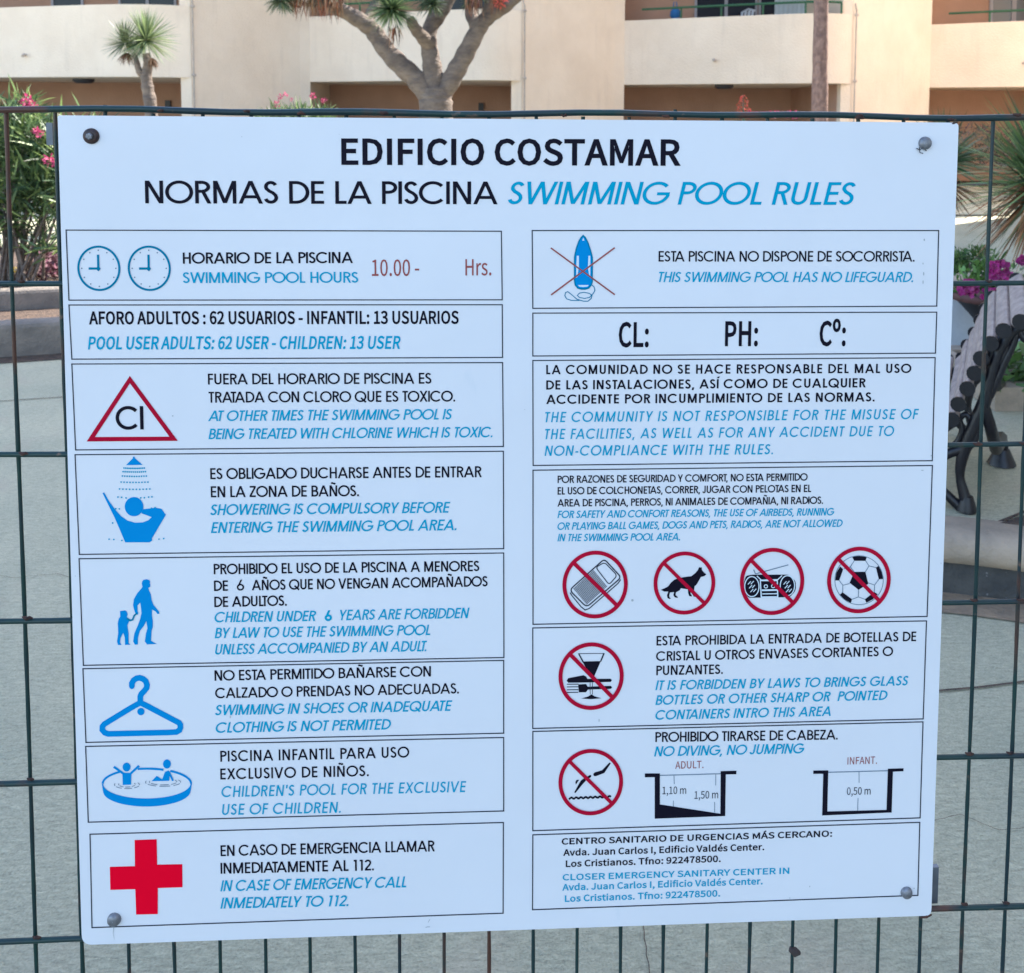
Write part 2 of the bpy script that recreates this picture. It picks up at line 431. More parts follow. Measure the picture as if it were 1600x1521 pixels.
    adv, sts = g; sts = list(sts)
    if ch == 'Ñ': sts.append(L((.22, 1.16), (.30, 1.22), (.40, 1.18), (.50, 1.14), (.58, 1.20)))
    if ch == 'Í': sts.append(D(.10, 1.10, .22, 1.28))
    return adv, sts
KERN = {('L', 'T'): -.16, ('T', 'A'): -.16, ('A', 'T'): -.16, ('L', 'Y'): -.12, ('R', 'T'): -.03, ('P', 'A'): -.12, ('A', 'V'): -.1, ('V', 'A'): -.1, ('A', 'Y'): -.12, ('A', 'W'): -.08, ('F', 'A'): -.08, ('T', '.'): -.12, ('T', ','): -.12, ('L', 'V'): -.1, ('T', 'O'): -.04, ('L', 'U'): -.03}

NOTO = {"A":[415,[[[3,0],[66,0],[115,153],[297,153],[345,0],[412,0],[242,500],[172,500]],[[130,203],[155,280],[172,336],[189,391],[205,449],[207,449],[224,392],[240,336],[258,280],[282,203]]]],"B":[448,[[[69,0],[228,0],[327,16],[393,65],[417,147],[404,205],[369,245],[316,266],[316,269],[356,293],[380,331],[389,378],[367,449],[306,488],[217,500],[69,500]],[[132,288],[132,450],[209,450],[274,442],[314,417],[327,370],[315,326],[276,298],[206,288]],[[132,50],[132,239],[219,239],[293,229],[340,200],[355,149],[339,93],[293,61],[219,50]]]],"C":[435,[[[257,-9],[317,0],[368,24],[411,63],[376,103],[342,73],[304,53],[260,46],[177,72],[123,142],[104,252],[124,360],[179,429],[262,454],[302,448],[335,431],[364,407],[398,447],[364,478],[317,500],[261,509],[147,478],[69,389],[40,250],[68,110],[145,22]]]],"D":[469,[[[69,0],[196,0],[324,30],[402,116],[429,252],[402,387],[323,471],[194,500],[69,500]],[[132,52],[132,449],[188,449],[286,426],[345,359],[364,252],[345,144],[286,76],[188,52]]]],"E":[402,[[[69,0],[364,0],[364,54],[132,54],[132,236],[321,236],[321,290],[132,290],[132,447],[357,447],[357,500],[69,500]]]],"F":[377,[[[69,0],[132,0],[132,224],[323,224],[323,278],[132,278],[132,447],[357,447],[357,500],[69,500]]]],"G":[470,[[[265,-9],[328,-1],[380,19],[420,49],[420,259],[255,259],[255,207],[362,207],[362,76],[337,60],[306,50],[271,46],[181,72],[124,142],[104,252],[125,360],[183,429],[271,454],[315,447],[350,430],[379,407],[413,447],[378,477],[331,500],[269,509],[151,478],[70,389],[40,250],[69,110],[148,22]]]],"H":[497,[[[69,0],[132,0],[132,236],[365,236],[365,0],[428,0],[428,500],[365,500],[365,291],[132,291],[132,500],[69,500]]]],"I":[200,[[[69,0],[132,0],[132,500],[69,500]]]],"J":[365,[[[162,-9],[241,12],[285,68],[299,147],[299,500],[236,500],[236,153],[227,92],[200,57],[156,46],[122,52],[93,70],[69,103],[24,70],[59,27],[104,0]]]],"L":[370,[[[69,0],[351,0],[351,54],[132,54],[132,500],[69,500]]]],"M":[554,[[[69,0],[126,0],[126,277],[124,325],[121,376],[117,424],[120,424],[160,310],[255,50],[297,50],[392,310],[432,424],[435,424],[431,376],[428,325],[426,277],[426,0],[485,0],[485,500],[409,500],[314,233],[279,128],[276,128],[240,233],[145,500],[69,500]]]],"N":[493,[[[69,0],[128,0],[128,263],[127,315],[124,368],[121,419],[123,419],[177,316],[359,0],[424,0],[424,500],[364,500],[364,240],[366,187],[369,133],[373,82],[370,82],[316,185],[133,500],[69,500]]]],"O":[506,[[[253,-9],[364,23],[439,113],[467,252],[439,390],[364,478],[253,509],[142,478],[67,390],[40,252],[67,113],[142,23]],[[253,46],[174,72],[123,143],[104,252],[123,360],[174,429],[253,454],[332,429],[383,360],[402,252],[383,143],[332,72]]]],"P":[432,[[[69,0],[132,0],[132,199],[214,199],[311,216],[375,266],[398,353],[375,440],[310,486],[211,500],[69,500]],[[132,250],[132,449],[203,449],[277,440],[321,411],[336,353],[322,295],[279,261],[206,250]]]],"R":[433,[[[132,263],[132,449],[216,449],[282,440],[323,412],[337,360],[323,306],[282,273],[216,263]],[[343,0],[414,0],[287,219],[346,245],[386,292],[400,360],[377,442],[316,487],[225,500],[69,500],[69,0],[132,0],[132,212],[222,212]]]],"S":[407,[[[207,-9],[298,10],[356,61],[377,133],[363,195],[327,237],[274,267],[203,297],[164,316],[133,341],[120,381],[132,420],[164,445],[214,454],[257,448],[295,432],[327,407],[360,447],[320,479],[270,501],[214,509],[132,492],[77,445],[56,377],[72,315],[111,274],[158,248],[229,217],[272,196],[302,169],[313,128],[301,85],[265,57],[208,46],[157,54],[110,76],[70,108],[33,65],[81,26],[140,0]]]],"T":[409,[[[173,0],[236,0],[236,447],[387,447],[387,500],[21,500],[21,447],[173,447]]]],"U":[492,[[[246,-9],[338,11],[402,79],[426,206],[426,500],[365,500],[365,205],[349,110],[306,61],[246,46],[187,61],[145,110],[130,205],[130,500],[67,500],[67,206],[91,79],[154,11]]]],"V":[392,[[[160,0],[233,0],[392,500],[328,500],[248,229],[199,64],[196,64],[148,229],[67,500],[1,500]]]],"Y":[362,[[[149,0],[212,0],[212,194],[363,500],[297,500],[233,359],[183,249],[180,249],[131,359],[66,500],[-1,500],[149,194]]]],"Á":[415,[[[194,531],[309,619],[274,662],[166,563]],[[3,0],[66,0],[115,153],[297,153],[345,0],[412,0],[242,500],[172,500]],[[130,203],[155,280],[172,336],[189,391],[205,449],[207,449],[224,392],[240,336],[258,280],[282,203]]]],"º":[278,[[[138,295],[196,310],[238,354],[254,424],[238,493],[196,537],[138,552],[81,537],[39,493],[23,424],[39,354],[81,310]],[[138,334],[102,345],[79,377],[70,424],[79,471],[102,502],[138,514],[175,502],[198,471],[206,424],[198,377],[175,345]]]],"0":[379,[[[190,-9],[272,20],[326,107],[345,252],[326,395],[272,481],[190,509],[107,481],[53,395],[34,252],[53,107],[107,20]],[[190,42],[140,63],[106,132],[94,252],[106,371],[140,438],[190,460],[240,438],[273,371],[285,252],[273,132],[240,63]]]],"1":[379,[[[60,0],[334,0],[334,52],[234,52],[234,500],[186,500],[157,486],[123,474],[83,465],[83,425],[172,425],[172,52],[60,52]]]],"2":[379,[[[30,0],[344,0],[344,54],[206,54],[124,49],[227,157],[296,261],[321,362],[303,440],[252,491],[175,509],[117,500],[69,475],[27,436],[63,400],[94,430],[128,451],[167,458],[219,445],[249,411],[259,359],[235,268],[159,162],[30,37]]]],"3":[379,[[[179,-9],[261,8],[319,57],[340,134],[326,194],[288,237],[235,261],[235,264],[281,290],[312,330],[323,384],[304,452],[253,494],[177,509],[124,501],[78,480],[38,450],[72,410],[102,435],[137,452],[175,458],[221,448],[250,421],[260,379],[247,331],[203,297],[121,284],[121,236],[213,224],[262,189],[277,136],[264,86],[228,54],[175,43],[125,51],[84,72],[52,100],[20,60],[58,26],[111,1]]]],"4":[379,[[[232,0],[291,0],[291,138],[357,138],[357,188],[291,188],[291,500],[222,500],[14,179],[14,138],[232,138]],[[232,188],[78,188],[192,358],[233,432],[235,432],[232,341]]]],"5":[379,[[[179,-9],[258,11],[319,69],[342,162],[322,253],[267,305],[192,322],[164,320],[139,313],[117,302],[130,447],[318,447],[318,500],[75,500],[59,267],[92,246],[119,262],[145,272],[175,275],[230,261],[266,222],[279,161],[265,98],[227,57],[173,43],[121,51],[81,71],[50,98],[18,57],[58,25],[110,1]]]],"6":[379,[[[205,-9],[277,12],[329,68],[349,153],[332,241],[284,293],[210,310],[170,303],[131,283],[97,250],[116,373],[162,438],[226,458],[255,453],[283,440],[305,420],[340,458],[309,484],[270,502],[223,509],[132,482],[65,396],[38,239],[60,101],[120,19]],[[98,201],[132,238],[167,258],[200,264],[250,250],[280,212],[290,153],[279,94],[248,54],[205,40],[151,59],[115,113]]]],"7":[379,[[[135,0],[200,0],[215,174],[258,319],[347,462],[347,500],[33,500],[33,447],[276,447],[198,312],[154,170]]]],"8":[379,[[[191,-9],[273,8],[327,54],[347,120],[335,179],[304,222],[263,252],[263,255],[293,285],[319,326],[329,376],[313,444],[266,491],[192,508],[122,491],[74,447],[55,381],[65,333],[89,295],[123,265],[123,263],[79,231],[45,184],[31,124],[52,55],[108,8]],[[225,271],[169,297],[128,331],[112,381],[122,423],[150,451],[192,461],[237,449],[266,418],[276,372],[270,337],[253,303]],[[192,38],[138,50],[101,82],[87,130],[96,174],[120,213],[156,243],[221,214],[269,177],[288,122],[276,78],[242,48]]]],"9":[379,[[[160,-9],[249,19],[315,109],[342,271],[319,404],[260,483],[173,509],[102,488],[50,432],[30,347],[47,260],[95,207],[168,190],[209,197],[249,218],[283,250],[263,128],[218,62],[158,43],[127,48],[98,61],[74,81],[40,42],[71,16],[111,-2]],[[282,303],[248,264],[213,243],[178,236],[128,250],[99,288],[89,347],[100,407],[130,446],[174,460],[229,442],[265,389]]]],".":[190,[[[95,-9],[117,-3],[134,14],[140,38],[134,63],[117,80],[95,86],[72,80],[56,63],[50,38],[56,14],[72,-3]]]],",":[190,[[[51,-130],[104,-96],[139,-47],[151,13],[144,52],[126,77],[98,86],[75,81],[58,66],[51,42],[58,19],[74,4],[97,-1],[104,-1],[96,-39],[72,-70],[36,-93]]]],":":[190,[[[95,266],[117,272],[134,289],[140,314],[134,339],[117,355],[95,362],[72,355],[56,339],[50,314],[56,289],[72,272]],[[95,-9],[117,-3],[134,14],[140,38],[134,63],[117,80],[95,86],[72,80],[56,63],[50,38],[56,14],[72,-3]]]],"-":[237,[[[31,167],[206,167],[206,215],[31,215]]]],"a":[384,[[[148,-9],[192,-2],[233,18],[271,44],[273,44],[278,0],[329,0],[329,228],[316,308],[275,361],[201,380],[144,372],[95,354],[56,332],[80,289],[112,308],[150,322],[191,328],[238,314],[261,280],[267,235],[138,209],[64,164],[40,96],[54,39],[92,4]],[[166,42],[132,47],[109,66],[100,100],[116,142],[169,173],[267,193],[267,90],[233,63],[200,47]]]],"c":[348,[[[209,-9],[252,-3],[293,13],[329,38],[302,80],[276,61],[247,48],[214,43],[154,61],[114,110],[100,185],[115,260],[156,309],[216,327],[243,323],[268,312],[290,295],[321,336],[293,358],[257,374],[214,380],[125,357],[60,290],[35,185],[59,80],[120,14]]]],"d":[423,[[[189,-9],[231,-2],[269,17],[302,44],[304,44],[309,0],[360,0],[360,543],[297,543],[297,400],[301,337],[269,360],[236,375],[196,380],[117,356],[59,289],[36,185],[55,80],[108,14]],[[203,44],[147,61],[112,109],[100,186],[115,260],[153,309],[207,327],[238,324],[267,311],[297,289],[297,94],[267,66],[236,49]]]],"e":[378,[[[213,-9],[259,-4],[300,10],[334,29],[312,70],[284,54],[254,44],[220,41],[157,57],[115,102],[97,171],[347,171],[349,206],[332,298],[282,358],[201,380],[121,356],[60,289],[35,185],[59,80],[123,14]],[[96,215],[115,277],[153,317],[203,330],[252,317],[284,278],[295,215]]]],"é":[378,[[[213,-9],[259,-4],[300,10],[334,29],[312,70],[284,54],[254,44],[220,41],[157,57],[115,102],[97,171],[347,171],[349,206],[332,298],[282,358],[201,380],[121,356],[60,289],[35,185],[59,80],[123,14]],[[96,215],[115,277],[153,317],[203,330],[252,317],[284,278],[295,215]],[[190,437],[309,554],[266,595],[158,468]]]],"f":[222,[[[23,320],[73,320],[73,0],[135,0],[135,320],[214,320],[214,370],[135,370],[135,429],[141,469],[158,494],[188,502],[229,492],[243,540],[224,546],[203,550],[181,552],[120,537],[85,495],[73,430],[73,370],[23,367]]]],"i":[188,[[[63,0],[126,0],[126,370],[63,370]],[[94,447],[116,452],[130,466],[136,488],[130,509],[116,524],[94,529],[73,524],[58,509],[53,488],[58,466],[73,452]]]],"l":[194,[[[128,-9],[164,-3],[156,44],[143,43],[130,49],[126,70],[126,543],[63,543],[63,74],[69,29],[91,1]]]],"m":[632,[[[63,0],[126,0],[126,269],[158,300],[189,319],[218,325],[257,315],[280,283],[287,226],[287,0],[349,0],[349,269],[383,300],[413,319],[443,325],[481,315],[504,283],[512,226],[512,0],[574,0],[574,235],[561,314],[524,363],[462,380],[418,371],[378,346],[339,309],[319,347],[285,371],[237,380],[194,371],[156,349],[121,317],[120,317],[114,370],[63,370]]]],"n":[416,[[[63,0],[126,0],[126,269],[160,300],[192,319],[226,325],[267,315],[289,283],[297,226],[297,0],[359,0],[359,235],[347,314],[309,363],[246,380],[199,371],[158,349],[121,317],[120,317],[114,370],[63,370]]]],"o":[413,[[[207,-9],[291,14],[354,80],[378,185],[354,290],[291,357],[207,380],[122,357],[60,290],[35,185],[60,80],[122,14]],[[207,43],[150,61],[113,110],[100,185],[113,260],[150,309],[207,327],[263,309],[301,260],[314,185],[301,110],[263,61]]]],"r":[265,[[[63,0],[126,0],[126,238],[154,288],[186,316],[218,324],[254,318],[266,372],[226,380],[187,370],[151,344],[121,303],[120,303],[114,370],[63,370]]]],"s":[319,[[[160,-9],[233,6],[279,46],[294,101],[277,157],[235,191],[181,214],[142,229],[113,249],[102,278],[109,305],[132,324],[171,332],[201,327],[229,315],[254,299],[284,338],[252,359],[214,374],[170,380],[101,366],[57,328],[42,275],[59,223],[99,190],[150,168],[190,151],[222,129],[235,98],[227,68],[202,47],[162,40],[121,45],[85,61],[52,84],[22,42],[61,16],[108,-2]]]],"t":[257,[[[179,-9],[202,-7],[226,-2],[248,5],[235,52],[193,42],[159,50],[141,74],[136,113],[136,320],[237,320],[237,370],[136,370],[136,475],[84,475],[77,370],[18,367],[18,320],[74,320],[74,115],[83,50],[117,7]]]],"u":[414,[[[171,-9],[218,0],[257,23],[293,58],[295,58],[300,0],[352,0],[352,370],[290,370],[290,108],[257,72],[225,52],[190,45],[150,55],[127,87],[120,143],[120,370],[57,370],[57,136],[69,56],[107,8]]]],"v":[355,[[[143,0],[216,0],[347,370],[285,370],[215,160],[181,50],[177,50],[143,160],[74,370],[9,370]]]]}

def layout_geo(s, w, track):
    x = 0; out = []; prev = None
    for ch in s:
        adv, sts = geo_glyph(ch, w)
        x += KERN.get((prev, ch), 0)
        for k, (kind, d) in enumerate(sts):
            if kind == 'D':
                x0, y0, x1, y1 = d
                L_ = math.hypot(x1-x0, y1-y0); hw = w/2*L_/abs(y1-y0)
                out.append(('poly', [[(x+x0-hw, y0), (x+x0+hw, y0), (x+x1+hw, y1), (x+x1-hw, y1)]], k))
            else:
                out.append(('strip', [(x+a, b) for a, b in d], k, kind == 'C'))
        x += adv+track; prev = ch
    return out
def layout_noto(s, bold, track):
    x = 0; out = []
    for ch in s:
        if ch == ' ': x += .30; continue
        adv, loops = NOTO[ch]
        LP = []
        for lp in loops:
            l2 = []
            for p in lp:
                if not l2 or math.dist(p, l2[-1]) > 9: l2.append(p)
            if math.dist(l2[0], l2[-1]) <= 9: l2.pop()
            lp = l2; n = len(lp); q = []
            for i in range(n):
                p = Vector(lp[i])/500; a = Vector(lp[i-1])/500; b = Vector(lp[(i+1) % n])/500
                d1 = (p-a).normalized(); d2 = (b-p).normalized()
                n1 = Vector((d1.y, -d1.x)); n2 = Vector((d2.y, -d2.x)); mn = n1+n2
                if mn.length < 1e-4: mn = n1
                mn.normalize(); p2 = p+mn*bold/max(.5, mn.dot(n1))
                q.append((x+p2.x, p2.y))
            LP.append(q)
        # group holes with the outline that holds them
        def area(l): return sum(l[i-1][0]*l[i][1]-l[i][0]*l[i-1][1] for i in range(len(l)))/2
        outs = [l for l in LP if area(l) > 0]; holes = [l for l in LP if area(l) <= 0]
        for o in outs:
            bx = (min(p[0] for p in o), max(p[0] for p in o), min(p[1] for p in o), max(p[1] for p in o))
            hs = [hh for hh in holes if bx[0] < hh[0][0] < bx[1] and bx[2] < hh[0][1] < bx[3]]
            out.append(('poly', [o]+hs, 0))
        x += adv/500+bold*.6+track
    return out
def write(ink, s, x0, y0, x1, y1, cap, font='geo', slant=0.0, w=.13, track=0.0):
    if font == 'geo': w = w*1.13
    else: w = w+.006
    items = layout_geo(s, w, track) if font == 'geo' else layout_noto(s, w, track)
    sl = slant
    xs = []
    for it in items:
        loops = it[1] if it[0] == 'poly' else [it[1]]
        e = w/2 if it[0] == 'strip' else 0
        for lp in loops:
            for p in lp: xs += [p[0]+sl*p[1]-e*.9, p[0]+sl*p[1]+e*.9]
    mn, mx_ = min(xs), max(xs)
    e1 = Vector((x1-x0, y1-y0)); Wd = e1.length; e1 = e1/Wd
    sx = Wd/(mx_-mn)
    def T(p):
        xx = (p[0]+sl*p[1]-mn)*sx
        bx = x0+e1.x*xx; by = y0+e1.y*xx
        lean = (735-bx)/21400
        return (bx-lean*p[1]*cap, by-p[1]*cap)
    for it in items:
        if it[0] == 'poly':
            lps = [[T(p) for p in lp] for lp in it[1]]
            ink.poly(lps, it[2]*.12)
        else:
            pts = it[1]; n = len(pts); closed = it[3]
            # stroke outline is made in letter space, then mapped, so that slanting acts on the outline
            k0 = ink.k; ink.k = k0+it[2]*.12
            P_ = [Vector(p) for p in pts]; L_ = []; R_ = []
            for i in range(n):
                if closed: a, b = P_[i-1], P_[(i+1) % n]
                else: a, b = P_[max(i-1, 0)], P_[min(i+1, n-1)]
                p = P_[i]; d1 = p-a; d2 = b-p
                if d1.length < 1e-6: d1 = d2
                if d2.length < 1e-6: d2 = d1
                d1 = d1.normalized(); d2 = d2.normalized()
                n1 = Vector((-d1.y, d1.x)); n2 = Vector((-d2.y, d2.x)); q = (n1+n2).normalized()
                f = 1/max(.6, q.dot(n1))
                L_.append(p+q*f*w/2); R_.append(p-q*f*w/2)
            for i in range(n if closed else n-1):
                j = (i+1) % n
                q = [T(L_[i]), T(L_[j]), T(R_[j]), T(R_[i])]
                v = [Vector(c) for c in q]
                if (v[1]-v[0]).cross(v[2]-v[0]) > 0: v = v[::-1]
                ink.mb.face([S(c.x, c.y, ink.k) for c in v])
            ink.k = k0

# ---- ruled boxes
BOX = [
 ((103.4, 359.8), (783.4, 361.6), (784.7, 468.7), (107.9, 469.2)), ((107.9, 476.8), (784.7, 476.4), (785.2, 558.7), (112.4, 561.4)),
 ((112.4, 569), (785.2, 566.8), (786.5, 697.8), (118.3, 703.2)), ((117.4, 710.7), (786.5, 705.3), (787, 857.4), (124.1, 866.4)),
 ((123.7, 873.2), (787, 864.2), (787.4, 1027.5), (130.4, 1039.7)), ((129.7, 1045), (787, 1032), (787, 1145.7), (134.5, 1160.1)),
 ((134, 1166.4), (787, 1152.4), (787, 1267.2), (138.1, 1284.7)), ((140.8, 1303.6), (786.5, 1285.2), (786.1, 1426.9), (143.9, 1449.4)),
 ((831.5, 360.5), (1466.5, 360.5), (1463.5, 478.5), (832.5, 482)), ((832.5, 489.5), (1463.5, 488), (1461.5, 552), (832.5, 556.5)),
 ((832.5, 563.5), (1461, 559), (1456.5, 720), (833, 727.5)), ((832.8, 734.9), (1456.7, 727.5), (1448.4, 963.3), (832.8, 975.6)),
 ((832.4, 981.3), (1447.5, 970.3), (1442.3, 1123.4), (832.4, 1138.3)), ((832.5, 1143), (1442, 1128), (1437.5, 1278), (832.5, 1298)),
 ((832.5, 1304.5), (1437, 1285), (1434, 1399), (832, 1421.5))]
for b_ in BOX:
    ik = Ink(); ik.strip(list(b_), 1.7, True); ik.done('border_line', M['line'], sign)

